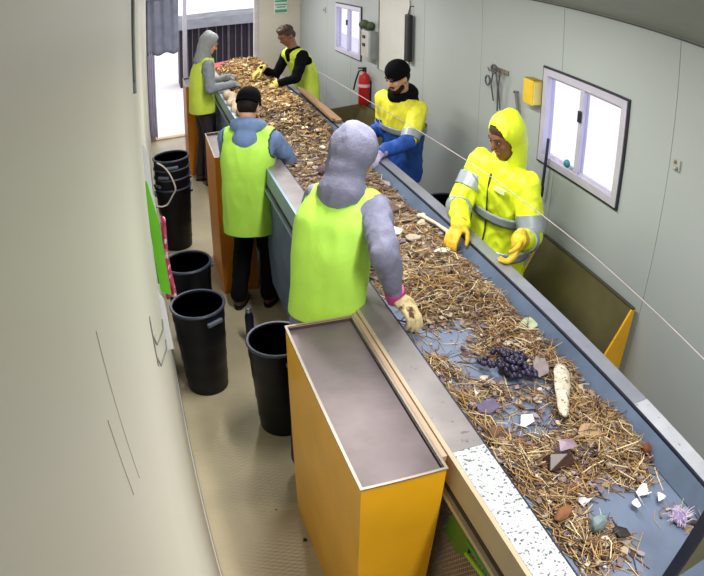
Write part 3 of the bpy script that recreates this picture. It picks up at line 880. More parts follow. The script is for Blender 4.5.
def make_person(label, base, pelvis, neck, head, face, right, wristR, wristL, hdR, hdL, poleR, poleL, style):
    base, pelvis, neck, head = map(Vector, (base, pelvis, neck, head))
    face = Vector(face).normalized()
    P = thing('person', base, label, 'person', 'sorting workers along the conveyor')
    off = base
    up = (neck - pelvis).normalized()
    rt = Vector(right); rt = (rt - up * rt.dot(up)).normalized()
    fw = up.cross(rt)
    Lt = (neck - pelvis).length
    sw = style.get('sw', .17); bulk = style.get('bulk', .92)
    shR = neck + rt * style.get('swr', sw) - up * .055; shL = neck - rt * style.get('swl', sw) - up * .055
    elR, wrR = ik(shR, wristR, ARM1, ARM2, poleR); elL, wrL = ik(shL, wristL, ARM1, ARM2, poleL)
    rh = Vector((rt.x, rt.y, 0)).normalized(); fh = Vector((fw.x, fw.y, 0)).normalized()
    hpR, hpL = pelvis + rh * .09, pelvis - rh * .09
    anR = base + rh * .11 + Vector((0, 0, .085)) + fh * .03; anL = base - rh * .11 + Vector((0, 0, .085)) - fh * .04
    knR, anR = ik(hpR, anR, LEG1, LEG2, fh); knL, anL = ik(hpL, anL, LEG1, LEG2, fh)
    # head frame
    fz = face
    hr = fz.cross(Vector((0, 0, 1))).normalized(); hu = hr.cross(fz).normalized()
    HF = (hr, fz, hu)
    H = lambda x, y, z: head + hr * x + fz * y + hu * z
    skin = style['skin']
    # ---- body: one continuous figure under the clothes
    b = MB()
    b.ell(head + hu * .025, (.074, .094, .095), HF)
    b.ell(H(0, .02, -.045), (.056, .070, .075), HF)
    b.ell(H(0, .055, -.085), (.034, .035, .028), HF)
    b.capsule(H(0, .088, .02), .009, H(0, .108, -.022), .0145, 10)       # nose
    b.capsule(H(-.03, .083, .034), .012, H(.03, .083, .034), .012, 10)   # brow
    b.ell(H(.04, .066, -.02), (.02, .02, .02), HF, 10, 8); b.ell(H(-.04, .066, -.02), (.02, .02, .02), HF, 10, 8)
    b.capsule(H(-.018, .083, -.058), .008, H(.018, .083, -.058), .008, 8)
    for s in (1, -1):
        b.ell(H(s * .074, -.005, -.005), (.010, .020, .030), HF, 10, 8)
    b.capsule(neck - up * .03, .062, head - hu * .05 - fz * .02, .054)
    b.ell(pelvis + up * .03, (.125, .08, .11), (rt, fw, up)); b.ell(pelvis + up * Lt * .42 - fw * style.get('hunch', .03), (.11, .07, .17), (rt, fw, up))
    b.ell(pelvis + up * Lt * .74 - fw * style.get('hunch', .03) * .7, (.12, .072, .14), (rt, fw, up)); b.capsule(shR, .05, shL, .05)
    for sh_, el, wr in ((shR, elR, wrR), (shL, elL, wrL)):
        b.capsule(sh_, .046, el, .036).capsule(el, .036, wr, .026)
    for hp, kn, an in ((hpR, knR, anR), (hpL, knL, anL)):
        b.capsule(hp, .078, kn, .05).capsule(kn, .05, an, .038)
    body = finish('body', remesh(b, .0085, 5), skin, P, off)
    for s in (1, -1):
        e = MB().ell(H(s * .031, .081, .012), (.0125, .010, .007), HF, 12, 8)
        eo = part('eye', e, M_eye, body, True)
        part('iris', MB().ell(H(s * .031, .0895, .011), (.006, .003, .006), HF, 10, 6), M_iris, eo, True)
        part('eyebrow', MB().tube([H(s * .014, .096, .036), H(s * .032, .094, .042), H(s * .05, .078, .036)], .0045, 6), style['hair'], body, True)
    part('mouth', MB().tube([H(-.022, .086, -.055), H(0, .0925, -.056), H(.022, .086, -.055)], .005, 6), M_lip, body, True)
    # ---- trousers, boots
    t = MB()
    t.ell(pelvis + Vector((0, 0, -.03)), (.15 * bulk, .112 * bulk, .12), (rt, fw, up))
    for hp, kn, an in ((hpR, knR, anR), (hpL, knL, anL)):
        t.capsule(hp - Vector((0, 0, .03)), .084, kn, .072).capsule(kn, .075, an + Vector((0, 0, .02)), .068)
    me = remesh(t, .013, 5); wrinkle(me, .006, 9, 2.0)
    finish('trousers', me, style['pants'], P, off)
    for an in (anR, anL):
        q = MB()
        a0 = Vector((an.x, an.y, 0))
        q.capsule(an + Vector((0, 0, .03)), .056, a0 + Vector((0, 0, .055)), .05)
        q.ell(a0 + fh * .06 + Vector((0, 0, .042)), (.048, .125, .04), (rh, fh, Vector((0, 0, 1))))
        q.ell(a0 + fh * .10 + Vector((0, 0, .042)), (.05, .08, .041), (rh, fh, Vector((0, 0, 1))))
        bo = finish('boot', remesh(q, .008, 3), style.get('boot', M_boot), P, off)
        part('sole', loft([(a0 + fh * .065 + Vector((0, 0, z)), rh, fh, .05, .13) for z in (.001, .018)], 24), M_black, bo)
    # ---- jacket
    lean = style.get('belly', .012)
    tab = [(-.50, .185, .13), (0, .185, .132), (.3, .175, .125), (.6, .19, .132), (.8, .198, .125), (.92, .165, .10), (1.0, .095, .085), (1.08, .07, .07)]
    hem = style.get('hem', -.25)
    def spine(tt):
        if tt >= 0:
            return pelvis + up * (Lt * tt) - fw * style.get('hunch', .03) * math.sin(min(tt, 1) * math.pi)
        return pelvis + Vector((0, 0, tt * Lt))
    def ring(tt, dw=0.0, dd=0.0):
        w, d = interp(tab, tt)
        u2 = up if tt > .1 else up.lerp(Vector((0, 0, 1)), min(1, (.1 - tt) * 3)).normalized()
        ax = (rt - u2 * rt.dot(u2)).normalized(); ay = u2.cross(ax)
        return (spine(tt), ax, ay, (w + dw) * bulk, (d + dd) * bulk)
    ts = list(np.linspace(hem, 1.08, 26))
    j = loft([ring(x) for x in ts], 40)
    ar = style.get('sleeve', .9)
    for sh_, el, wr in ((shR, elR, wrR), (shL, elL, wrL)):
        j.capsule(sh_ , .080 * ar, el, .064 * ar).capsule(el, .064 * ar, wr, .046 * ar)
    j.capsule(shR - rt * .02, .075, shL + rt * .02, .075)
    me = remesh(j, .012, 5)
    wrinkle(me, style.get('wr', .009), 11, style.get('seed', 0))
    jm = style.get('jmat')
    finish('jacket', me, style['jacket'], P, off, (lambda c: jm(c, elR, wrR, elL, wrL)) if jm else None)
    # ---- vest
    if 'vest' in style:
        v0 = style.get('vest_hem', -.1)
        fl = style.get('flare', .02)
        m = loft([ring(float(x), .012 + fl * max(0, .7 - x), .016 + fl * max(0, .7 - x)) for x in np.linspace(v0 - .12, 1.04, 34)], 48)
        m.capsule(shR - rt * .035, .088, shL + rt * .035, .088)
        me = remesh(m, .010, 5)
        wrinkle(me, style.get('vwr', .007), 7, 5 + style.get('seed', 0), (1, 1, .35))
        bm = bmesh.new(); bm.from_mesh(me)
        geom = lambda: bm.verts[:] + bm.edges[:] + bm.faces[:]
        bmesh.ops.bisect_plane(bm, geom=geom(), plane_co=spine(v0), plane_no=(0, 0, 1), clear_inner=True)
        dele = []
        nx = neck + up * .01
        for f in bm.faces:
            c = f.calc_center_median()
            q = c - neck
            lat = abs(q.dot(rt)); hgt = q.dot(up); fr = q.dot(fw)
            if hgt > -.24 and ((lat - .25) / .078) ** 2 + ((hgt + .08) / .145) ** 2 < 1: dele.append(f)
            elif (lat / .082) ** 2 + ((fr - .01) / .09) ** 2 < 1 and hgt > -.10: dele.append(f)
        bmesh.ops.delete(bm, geom=dele, context='FACES')
        for _ in range(3):
            bmesh.ops.smooth_vert(bm, verts=bm.verts[:], factor=.5, use_axis_x=True, use_axis_y=True, use_axis_z=True)
        segs = [(e.verts[0].co.copy(), e.verts[1].co.copy()) for e in bm.edges if len(e.link_faces) == 1]
        bm.to_mesh(me); bm.free()
        o = finish('vest', me, style['vest'], P, off)
        o.modifiers.new('thickness', 'SOLIDIFY').thickness = .006
        if 'piping' in style:
            adj = {}
            for a, c in segs:
                a, c = a.freeze(), c.freeze()
                adj.setdefault(a, []).append(c); adj.setdefault(c, []).append(a)
            seen = set()
            for s0 in list(adj):
                if s0 in seen: continue
                lp = [s0]; seen.add(s0)
                while True:
                    nx_ = [q for q in adj[lp[-1]] if q not in seen]
                    if not nx_: break
                    lp.append(nx_[0]); seen.add(nx_[0])
                if len(lp) > 12 and min(q.z for q in lp) > spine(v0).z + .12:
                    part('piping', MB().tube(lp + [lp[0]], .0055, 6), style['piping'], o)
    # ---- reflective tape
    for (t0, t1) in style.get('tape', ()):
        rg = []
        for x in np.linspace(t0, t1, 5):
            c, ax, ay, w, d = ring(float(x), .016, .018)
            rg.append((c, ax, ay, w, d))
        m = loft(rg, 48, cap=False)
        o = part('reflective_tape', m, M_tape, P, True)
        o.modifiers.new('thickness', 'SOLIDIFY').thickness = .004
    for (which, a0, a1) in style.get('armtape', ()):
        sh_, el, wr = (shR, elR, wrR) if which[0] == 'R' else (shL, elL, wrL)
        A, B, r0, r1 = (sh_, el, .080, .064) if which[1] == 'u' else (el, wr, .064, .046)
        pa, pb = A.lerp(B, a0), A.lerp(B, a1)
        part('reflective_tape', MB().tube([pa, pa.lerp(pb, .5), pb], [((r0 + (r1 - r0) * a) * ar + .009) for a in (a0, (a0 + a1) / 2, a1)], 24), M_tape, P, True)
    # ---- gloves
    for wr, el, hd, side in ((wrR, elR, hdR, 1), (wrL, elL, hdL, -1)):
        d, pn, curl = hd
        hm = hand_mb(wr, d, pn, side, curl, style.get('hand', 1.08))
        gl = finish('glove', remesh(hm, .0048, 2), style['glove'], P, off)
        dd = (wr - el).normalized()
        part('cuff', MB().tube([wr - dd * .035, wr + dd * .0, wr + dd * .02], [.046 * ar, .045, .042], 20), style.get('cuff', style['glove']), gl, True)
    # ---- head wear
    kind = style['headwear']
    if kind == 'hood':
        q = MB()
        q.ell(head + hu * .035 - fz * .022, (.100, .116, .124), HF)
        q.ell(head - hu * .05 - fz * .03, (.088, .100, .11), HF)
        q.capsule(head - hu * .08 - fz * .03, .086, neck - fw * .035 + up * .0, .108)
        q.ell(head + hu * .09 - fz * .05, (.06, .075, .07), HF)
        me = remesh(q, .010, 5); wrinkle(me, .009, 10, 3.3 + style.get('seed', 0), (1.6, 1.6, .3))
        bm = bmesh.new(); bm.from_mesh(me)
        lim = style.get('hood_open', .55)
        dele = []
        for f in bm.faces:
            c = f.calc_center_median() - (head - hu * .005)
            y = c.dot(fz); x = c.dot(hr); z = c.dot(hu)
            if y > .03 and (x / .078) ** 2 + (z / .115) ** 2 < 1.0: dele.append(f)
        bmesh.ops.delete(bm, geom=dele, context='FACES')
        for _ in range(2):
            bmesh.ops.smooth_vert(bm, verts=bm.verts[:], factor=.5, use_axis_x=True, use_axis_y=True, use_axis_z=True)
        bm.to_mesh(me); bm.free()
        o = finish('hood', me, style['hoodmat'], P, off)
        o.modifiers.new('thickness', 'SOLIDIFY').thickness = .008
        q = MB().ell(head + hu * .045 - fz * .01, (.080, .098, .092), HF)
        finish('hair', remesh(q, .01, 2), style['hair'], P, off)
    else:
        if kind == 'beanie':
            q = MB()
            q.ell(head + hu * .060 - fz * .012, (.089, .107, .098), HF)
            me = remesh(q, .008, 3)
            bm = bmesh.new(); bm.from_mesh(me)
            bmesh.ops.bisect_plane(bm, geom=bm.verts[:] + bm.edges[:] + bm.faces[:], plane_co=head + hu * .035, plane_no=(hu + fz * .15), clear_inner=True)
            bm.to_mesh(me); bm.free()
            o = finish('beanie', me, style['hatmat'], P, off)
            o.modifiers.new('thickness', 'SOLIDIFY').thickness = .006
            fz2 = fz - hu * .15
            rg = [(head + hu * (.028 + .02 * k) - fz * .012, hr, fz2.normalized(), .091 - .0015 * k, .109 - .0015 * k) for k in range(3)]
            part('beanie_fold', loft(rg, 36, cap=False, expo=2), style['hatmat'], o, True)
            q = MB().ell(head - fz * .02 + hu * .01, (.078, .088, .075), HF)
            finish('hair', remesh(q, .009, 2), style['hair'], P, off)
        elif kind == 'hair':
            q = MB()
            q.ell(head + hu * .050 - fz * .018, (.083, .100, .090), HF)
            for k in range(26):
                a = random.random() * 6.28; r = random.random() ** .5
                q.ell(head + hu * (.10 + .035 * (1 - r * r)) + hr * .07 * r * math.cos(a) + fz * (.075 * r * math.sin(a) - .005), (.022, .022, .02), HF, 8, 6)
            q.ell(head - fz * .06 - hu * .01, (.068, .05, .07), HF)
            me = remesh(q, .008, 2); wrinkle(me, .006, 40, 1.0)
            finish('hair', me, style['hair'], P, off)
        if style.get('hood_down'):
            q = MB()
            for k in range(17):
                a = math.pi * (.04 + .92 * k / 16)
                c = neck + up * (.03 + .02 * math.sin(a)) + rt * .10 * math.cos(a) - fw * (.085 * math.sin(a) + .0)
                rr = .034 + .022 * max(0, math.sin(a))
                q.ell(c, (rr, rr, rr * 1.05), None, 12, 8)
            q.ell(neck - fw * .105 - up * .05, (.095, .05, .085), (rt, fw, up))
            me = remesh(q, .009, 6); wrinkle(me, .005, 14, 6.0)
            finish('hood_down', me, style['hood_down'], P, off)
    if style.get('collar'):
        q = MB()
        for k in range(24):
            a = 2 * math.pi * k / 24
            q.ell(neck + up * (.035 - .015 * math.sin(a)) + rt * .075 * math.cos(a) + fw * .078 * math.sin(a), (.03, .03, .042), None, 10, 8)
        me = remesh(q, .009, 4); wrinkle(me, .005, 16, 2.0)
        finish('scarf', me, style['collar'], P, off)
    if style.get('beard'):
        q = MB()
        q.ell(H(0, .056, -.088), (.040, .040, .032), HF, 14, 8)
        q.capsule(H(-.055, .03, -.055), .02, H(-.03, .065, -.088), .022, 10).capsule(H(.055, .03, -.055), .02, H(.03, .065, -.088), .022, 10)
        q.capsule(H(-.024, .088, -.042), .008, H(.024, .088, -.042), .008, 8)
        finish('beard', remesh(q, .006, 2), style['hair'], P, off)
    if style.get('zip'):
        z = []
        for x in np.linspace(hem + .05, .95, 12):
            c, ax, ay, w, d = ring(float(x), 0, .010)
            z.append(c + ay * d)
        part('zip', MB().tube(z, .005, 6), mat('zip_dark', '#2b3324', rough=.5), P, True)
        c, ax, ay, w, d = ring(.83, 0, .012)
        o = MB(); pc = c + ay * d * .93 - ax * .085
        part('chest_badge', loft([(pc + ay * k - Vector((0, 0, .0)), ax, up, .042, .014) for k in (-.004, .012)], 20, expo=6), mat('badge_pale', '#dfe6a8', rough=.5), P)
    return P

ST = dict
blue_h = mat('blue_grey_fleece', '#6d86b4', rough=.85, var=.12, scale=20, bump=.25, bscale=120)
grey_h = mat('lavender_grey_fleece', '#797b94', rough=.85, var=.14, scale=16, bump=.3, bscale=90)
grey_d = mat('grey_fleece', '#7a808a', rough=.85, var=.15, scale=16, bump=.25, bscale=90)
black_k = mat('black_knit', '#07070c', rough=.9, spec=.12, var=.3, scale=40, bump=.3, bscale=150)
y_glove = mat('yellow_glove', '#d2ab27', rough=.6, var=.14, scale=22)
c_glove = mat('cream_glove', '#c9b98a', rough=.7, var=.18, scale=25, spot='#5a3a26', spot_scale=12, spot_lo=.6)
pink = mat('pink_cuff', '#c0408c', rough=.6, var=.1)
blue_w = mat('royal_blue_work_cloth', '#1f4fa6', rough=.65, var=.15, scale=10)

# worker in the grey hood, nearest the camera
make_person('worker with grey hood up and lime vest leaning over the belt, nearest the camera', (.67, 2.40, 0), (.675, 2.37, .985), (.795, 2.48, 1.59), (.85, 2.51, 1.725), (.72, .42, -.40), (.83, -.56, 0),
            (.925, 2.17, 1.225), (1.0, 2.68, 1.20), ((.40, -.75, -.42), (0, -.2, -1), .55), ((.9, .1, -.3), (0, 0, -1), .5), (-.3, -.8, .25), (-.1, .6, -.6),
            ST(skin=M_skin_l, hair=M_hair, pants=mat('navy_trousers', '#161b33', rough=.75, var=.2), jacket=grey_h, vest=M_vest, vest_hem=.15, hem=-.10, flare=.01, headwear='hood', hoodmat=grey_h, glove=c_glove, cuff=pink, hunch=.05, seed=1.0, sleeve=.92, wr=.013, sw=.16, swr=.145, swl=.11, bulk=.88))
# worker in blue hoodie and black beanie
make_person('worker in blue hoodie, black beanie and long lime vest seen from behind', (.66, 4.29, 0), (.66, 4.29, .88), (.69, 4.33, 1.39), (.695, 4.37, 1.55), (.45, .8, -.38), (.9, -.43, 0),
            (.90, 4.62, 1.18), (.74, 4.62, 1.18), ((.8, .5, -.3), (0, 0, -1), .5), ((.6, .7, -.1), (0, 0, -1), .5), (.6, -.7, -.6), (-.5, -.3, -1),
            ST(skin=M_skin_l, hair=M_hair, pants=M_pants, jacket=blue_h, vest=M_vest, vest_hem=-.47, hem=-.2, flare=.008, headwear='beanie', hatmat=black_k, hood_down=blue_h, glove=grey_d, piping=mat('dark_teal_piping', '#1d4a4a', rough=.6), seed=2.0, sw=.165, bulk=.95))
# worker in full yellow hooded jacket
make_person('worker in yellow hi-vis hooded jacket with silver tape and yellow gloves', (1.93, 3.0, 0), (1.91, 2.97, .94), (1.875, 2.92, 1.485), (1.85, 2.885, 1.66), (-.93, -.14, -.38), (-.28, .96, 0),
            (1.54, 2.78, 1.22), (1.725, 2.47, 1.245), ((-.8, -.6, -.5), (-.3, -.3, -1), .5), ((-.5, -.35, -.75), (-.8, .3, .2), .7), (.1, .8, -.5), (.15, -.25, -1),
            ST(skin=M_skin_d, hair=M_hairb, pants=mat('dark_navy_trousers', '#1b2236', rough=.75, var=.2), jacket=M_jack, hem=-.3, headwear='hood', hoodmat=M_jack, glove=y_glove, bulk=1.08, sleeve=1.06, sw=.182,
               tape=((.02, .13), (.42, .53)), armtape=(('Ru', .35, .62), ('Lu', .55, .85), ('Rl', .0, .2), ('Ll', .3, .5)), zip=True, wr=.016, seed=3.0))
# worker in beanie, yellow-over-blue jacket
def blue_low(c, eR, wR, eL, wL):
    if c.z < 1.20: return 1
    for e, w in ((eR, wR), (eL, wL)):
        d = w - e; t = (c - e).dot(d) / d.length_squared
        if t > -.05 and (c - e - d * t).length < .10: return 1
    return 0
P3 = make_person('bearded worker in black beanie and yellow-over-blue hi-vis jacket', (1.97, 4.64, 0), (1.955, 4.60, .94), (1.905, 4.53, 1.50), (1.86, 4.48, 1.675), (-.85, -.30, -.36), (-.45, .88, 0),
            (1.66, 4.62, 1.19), (1.61, 4.12, 1.20), ((-.9, -.3, -.3), (0, 0, -1), .5), ((-.75, -.5, -.4), (0, 0, -1), .5), (.1, .3, -1), (.35, -.3, -.8),
            ST(skin=M_skin_l, hair=M_hair, pants=mat('dark_navy_trousers', '#1b2236'), jacket=[mat('hivis_lemon', '#e6e23a', rough=.55, var=.06, scale=9, bump=.1, bscale=80), blue_w], jmat=blue_low, hem=-.25, headwear='beanie', hatmat=black_k, hood_down=black_k,
               glove=mat('pale_violet_glove', '#9a94b8', rough=.6, var=.2, scale=20), tape=((.50, .60),), armtape=(('Lu', .72, .92), ('Ru', .72, .92)), beard=True, collar=black_k, bulk=1.0, wr=.012, seed=4.0, sleeve=.98, hand=1.0))
# far right worker with bare dark hair
make_person('far worker with dark hair, black sleeves and lime vest reaching into the heap', (1.82, 7.14, 0), (1.81, 7.13, .95), (1.66, 7.10, 1.54), (1.575, 7.08, 1.735), (-.72, -.35, -.55), (-.30, .95, 0),
            (1.30, 7.15, 1.34), (1.365, 6.73, 1.215), ((-.8, -.2, -.5), (0, 0, -1), .5), ((-.55, -.5, -.6), (-.3, 0, -1), .4), (.1, .3, -.8), (.25, -.35, -.7),
            ST(skin=M_skin_d, hair=M_hairb, pants=M_pants, jacket=black_k, vest=M_vesty, vest_hem=-.15, hem=-.2, headwear='hair', glove=mat('pale_yellow_glove', '#d8c66a', rough=.6, var=.12), piping=black_k, seed=5.0, hunch=.06))
# far left worker in grey hood
make_person('far worker in grey hood and lime vest beside the bright doorway', (.61, 7.2, 0), (.61, 7.2, .95), (.655, 7.2, 1.53), (.70, 7.2, 1.70), (.85, .1, -.45), (.12, -1, 0),
            (.93, 6.98, 1.22), (.95, 7.36, 1.24), ((.9, .1, -.3), (0, 0, -1), .5), ((.9, 0, -.3), (0, 0, -1), .5), (-.5, -.4, -.6), (-.5, .4, -.6),
            ST(skin=M_skin_l, hair=M_hair, pants=mat('dark_brown_trousers', '#241a22', rough=.75, var=.3), jacket=grey_d, vest=M_vesty, vest_hem=-.1, hem=-.12, headwear='hood', hoodmat=mat('pale_grey_hood', '#8c9094', rough=.8, var=.15), glove=grey_d, seed=6.0, flare=.03))

# ------------------------------------------------------------------ waste on the belt
BZ = 1.066
CL = [(.95, 1.85, .09, 1), (.945, 1.62, .07, 1), (.955, 1.45, .07, 1), (.965, 1.3, .08, 1), (1.03, 1.17, .08, .9), (1.34, 2.37, .15, 1.2), (1.40, 2.2, .13, 1.1), (1.40, 1.95, .12, 1),
      (1.44, 1.79, .10, 1), (1.46, 1.6, .09, .9), (1.42, 1.4, .10, 1), (1.42, 1.26, .10, 1), (1.43, 1.12, .09, 1), (1.31, 1.18, .10, 1), (1.37, 1.0, .08, .9), (1.06, 1.01, .08, .9), (1.05, .87, .08, .8),
      (1.09, .77, .08, .7), (1.20, 1.05, .08, .6), (1.12, 1.28, .09, .8), (1.36, 2.9, .18, .9), (1.36, 2.63, .15, 1), (1.11, 2.44, .12, 1), (1.13, 2.24, .10, .9), (1.25, 1.55, .08, .5), (1.10, 2.75, .15, .7), (1.13, 1.62, .06, .4), (1.22, 1.88, .09, .6)]
def cover(x, y):
    c = 0.0
    for a, b, r, w in CL:
        d = ((x - a) ** 2 + (y - b) ** 2) / (r * r)
        if d < 9: c += w * math.exp(-d)
    c += .75 / (1 + math.exp(-(y - 2.95) * 5))
    c += .35 * noise.noise(Vector((x * 5, y * 5, 2.0)))
    e = min(x - .925, 1.53 - x)
    return c * max(0, min(1, e / .03))
def heap(x, y):
    h = .25 * math.exp(-((y - 7.95) / .72) ** 2) + .08 * math.exp(-((y - 6.7) / .7) ** 2) + .12 * math.exp(-((y - 5.7) / .6) ** 2)
    u = (x - 1.22) / .34
    h *= max(0, 1 - u * u) ** .55
    return h * (1 + .35 * noise.noise(Vector((x * 7, y * 5, 4))))
def ground(x, y):
    c = cover(x, y)
    z = BZ - .012 + .028 * max(0, min(1.3, c)) * (1 + .8 * noise.noise(Vector((x * 16, y * 16, 0))))
    return z + heap(x, y)
# the trodden base layer of fines
NXg, NYg = 56, 330
m = MB(); vs = []; fs = []; cols = []
PAL = [hexc(c) for c in ('#5c4a3c', '#75614a', '#463833', '#86725a', '#3e3134', '#6a5e5a')]  # darkened: shade in the gaps between straws is put into these browns
TOPPAL = [hexc(c) for c in ('#a88650', '#8e6a38', '#b8995e', '#7a5630')]
for i in range(NYg + 1):
    y = .55 + (8.65 - .55) * (i / NYg) ** 1.35
    for j in range(NXg + 1):
        x = .915 + .63 * j / NXg
        vs.append((x, y, ground(x, y)))
for i in range(NYg):
    for j in range(NXg):
        a = i * (NXg + 1) + j
        q = [a, a + 1, a + NXg + 2, a + NXg + 1]
        if max(vs[k][2] for k in q) < BZ - .001: continue
        fs.append(tuple(q))
        y = vs[a][1]
        pal = TOPPAL if y > 5.6 and random.random() < .7 else PAL
        cols.append(random.choice(pal))
used = sorted({k for f in fs for k in f}); mp_ = {k: i for i, k in enumerate(used)}
m.add([vs[k] for k in used], [tuple(mp_[k] for k in f) for f in fs]); m.c = cols
M_att = mat('waste_fines', '#806040', rough=.9, attr='Col', bump=.5, bscale=90)
M_straw = mat('straw', '#b09060', rough=.7, attr='Col')
solo('waste_fines', m, M_att, (1.2, 4, BZ), 'trodden layer of brown fines and heaped chips on the belt', 'waste', kind='stuff', smooth=True)

SPAL = [hexc(c) for c in ('#b8935a', '#a67c42', '#8a6236', '#b59a6c', '#9c7f54', '#c9b48c', '#7d6244', '#5f4632', '#d6c6a6', '#3c2e2e', '#94784e', '#a8906c', '#85705a', '#54403a', '#6f5848')]
def stick(mb, x, y, z, L, r, ang, tilt, bend, col):
    d = Vector((math.cos(ang) * math.cos(tilt), math.sin(ang) * math.cos(tilt), math.sin(tilt)))
    s = Vector((-math.sin(ang), math.cos(ang), 0))
    c = Vector((x, y, z))
    pts = [c - d * L / 2, c + s * bend * L + Vector((0, 0, .004)), c + d * L / 2]
    pts = [Vector((min(max(p.x, .925), 1.535), p.y, max(p.z, BZ + .002))) for p in pts]
    mb.tube(pts, [r * .7, r, r * .6], 4, 0, col)
st_ = MB(); n = 0; tries = 0
while n < 5800 and tries < 90000:
    tries += 1
    y = .6 + 4.3 * random.random() ** 1.25; x = random.uniform(.93, 1.53)
    c = cover(x, y)
    if random.random() > c * (.9 if y < 2.6 else .5): continue
    g = ground(x, y)
    near_left = x < 1.03 and y < 2.0
    ang = random.gauss(1.75, .45) if near_left else random.uniform(0, math.pi)
    L = random.uniform(.04, .15) * (1.25 if near_left else 1)
    z = g + random.random() ** 1.5 * .035 * min(1.2, c) + .003
    r = random.uniform(.0013, .0030)
    stick(st_, x, y, z, L, r, ang, random.gauss(0, .22), random.gauss(0, .12), random.choice(SPAL))
    n += 1
solo('loose_straw', st_, M_straw, (1.2, 2, BZ), 'tangled loose straw and thin twigs strewn along the belt', 'straw', kind='stuff')
# chips on the heap
ch = MB()
HP = [hexc(c) for c in ('#bf9d60', '#a27c44', '#d3b981', '#86633a', '#65482e', '#dcc89c', '#967448', '#483426')]
for k in range(5600):
    y = random.uniform(4.3, 8.5); x = random.uniform(.94, 1.52)
    g = ground(x, y) + random.random() * .02
    L = random.uniform(.03, .11); w = random.uniform(.006, .02)
    pal = HP if y > 5.9 else HP[1:] + PAL
    if random.random() < .6:
        stick(ch, x, y, g, L, w * .35, random.uniform(0, 6.28), random.gauss(0, .5), random.gauss(0, .1), random.choice(pal))
    else:
        e = Matrix.Rotation(random.uniform(0, 6.28), 3, 'Z') @ Matrix.Rotation(random.gauss(0, .5), 3, 'X')
        P4 = [Vector((x, y, g)) + e @ Vector(p) for p in ((-L / 2, -w, 0), (L / 2, -w * .7, .003), (L / 2.3, w, 0), (-L / 2.4, w * .8, .004))]
        o = len(ch.v); nn = e @ Vector((0, 0, .004))
        ch.add(P4 + [p + nn for p in P4], [(3, 2, 1, 0), (4, 5, 6, 7), (0, 1, 5, 4), (1, 2, 6, 5), (2, 3, 7, 6), (3, 0, 4, 7)], 0, random.choice(pal))
solo('wood_chips', ch, M_straw, (1.2, 6.8, BZ), 'heaped tan wood chips and bark at the far end of the belt', 'wood chips', kind='stuff')
# small flakes of rubbish among the straw
fk_ = MB()
FP = [hexc(c) for c in ('#8a7c70', '#a0927e', '#5c4a44', '#c4b8a8', '#6f6068', '#4c3c38', '#8c7658', '#94888c', '#6a5648', '#75605a')]
for k in range(4200):
    y = .65 + 4.2 * random.random() ** 1.1; x = random.uniform(.94, 1.52)
    if random.random() > cover(x, y): continue
    g = ground(x, y) + random.uniform(.004, .02)
    L = random.uniform(.008, .026) * (1.5 if y > 2.5 else 1)
    e = Matrix.Rotation(random.uniform(0, 6.28), 3, 'Z') @ Matrix.Rotation(random.gauss(0, .35), 3, 'X')
    base = [(math.cos(a) * L * random.uniform(.6, 1.1), math.sin(a) * L * random.uniform(.4, .8), 0) for a in (0, 1.3, 2.4, 3.6, 4.9)]
    P5 = [Vector((x, y, g)) + e @ Vector(p) for p in base]; nn = e @ Vector((0, 0, .005))
    fk_.add(P5 + [p + nn for p in P5], [(4, 3, 2, 1, 0), (5, 6, 7, 8, 9)] + [(i, (i + 1) % 5, 5 + (i + 1) % 5, 5 + i) for i in range(5)], 0, random.choice(FP))
solo('rubbish_flakes', fk_, M_straw, (1.2, 2.2, BZ), 'countless small torn flakes mixed into the straw', 'flakes', kind='stuff')

# individual pieces lying on the waste
def hull(pts):
    bm = bmesh.new()
    for p in pts: bm.verts.new(p)
    bmesh.ops.convex_hull(bm, input=bm.verts[:])
    loose = [v for v in bm.verts if not v.link_faces]
    bmesh.ops.delete(bm, geom=loose, context='VERTS')
    bmesh.ops.bevel(bm, geom=bm.edges[:], offset=.0022, segments=1, affect='EDGES')
    bm.verts.index_update()
    m = MB().add([v.co.copy() for v in bm.verts], [[v.index for v in f.verts] for f in bm.faces])
    bm.free(); return m
def lump(name, x, y, sx, sy, sz, rot, m, label, cat, seed, lift=.030, n=22, tilt=0.0):
    random.seed(seed)
    z = max(ground(x, y), BZ) + lift + sz * .5
    e = Matrix.Rotation(rot, 3, 'Z') @ Matrix.Rotation(tilt, 3, 'X')
    pts = []
    for k in range(n):
        a = random.uniform(0, 6.28); c = random.uniform(-1, 1); r = math.sqrt(1 - c * c) ** .6
        pts.append(Vector((x, y, z)) + e @ Vector((sx * r * math.cos(a) * random.uniform(.8, 1), sy * r * math.sin(a) * random.uniform(.8, 1), sz * c)))
    return solo(name, hull(pts), m, (x, y, z - sz), label, cat, 'separate pieces lying on the belt')
MW = mat('white_scrap', '#e2ddd6', rough=.6, var=.07, scale=30)
MP = mat('pale_scrap', '#bfae9a', rough=.7, var=.15, scale=30)
MBk = mat('dark_scrap', '#1a1418', rough=.6, var=.3, scale=20)
MBr = mat('brown_scrap', '#6a4a34', rough=.8, var=.25, scale=25)
MCl = mat('purple_brown_clod', '#6d5650', rough=.9, var=.25, scale=30, bump=.6, bscale=60)
MGr = mat('sage_scrap', '#a2ab8e', rough=.6, var=.1, scale=20)
MGy = mat('grey_scrap', '#84797a', rough=.6, var=.18, scale=25)
lump('white_fragment', 1.235, 2.98, .075, .052, .012, .5, MW, 'large white angular fragment beside the grey sleeve', 'fragment', 11)
lump('pale_chunk', 1.44, 3.05, .062, .034, .014, .9, MP, 'pale pinkish chunk left of the bone on the straw', 'chunk', 12)
lump('pale_chunk', 1.31, 2.87, .058, .045, .014, .2, mat('stone_scrap', '#a89c8c', rough=.8, var=.2, scale=30), 'stone-grey chunk between the white fragments', 'chunk', 13)
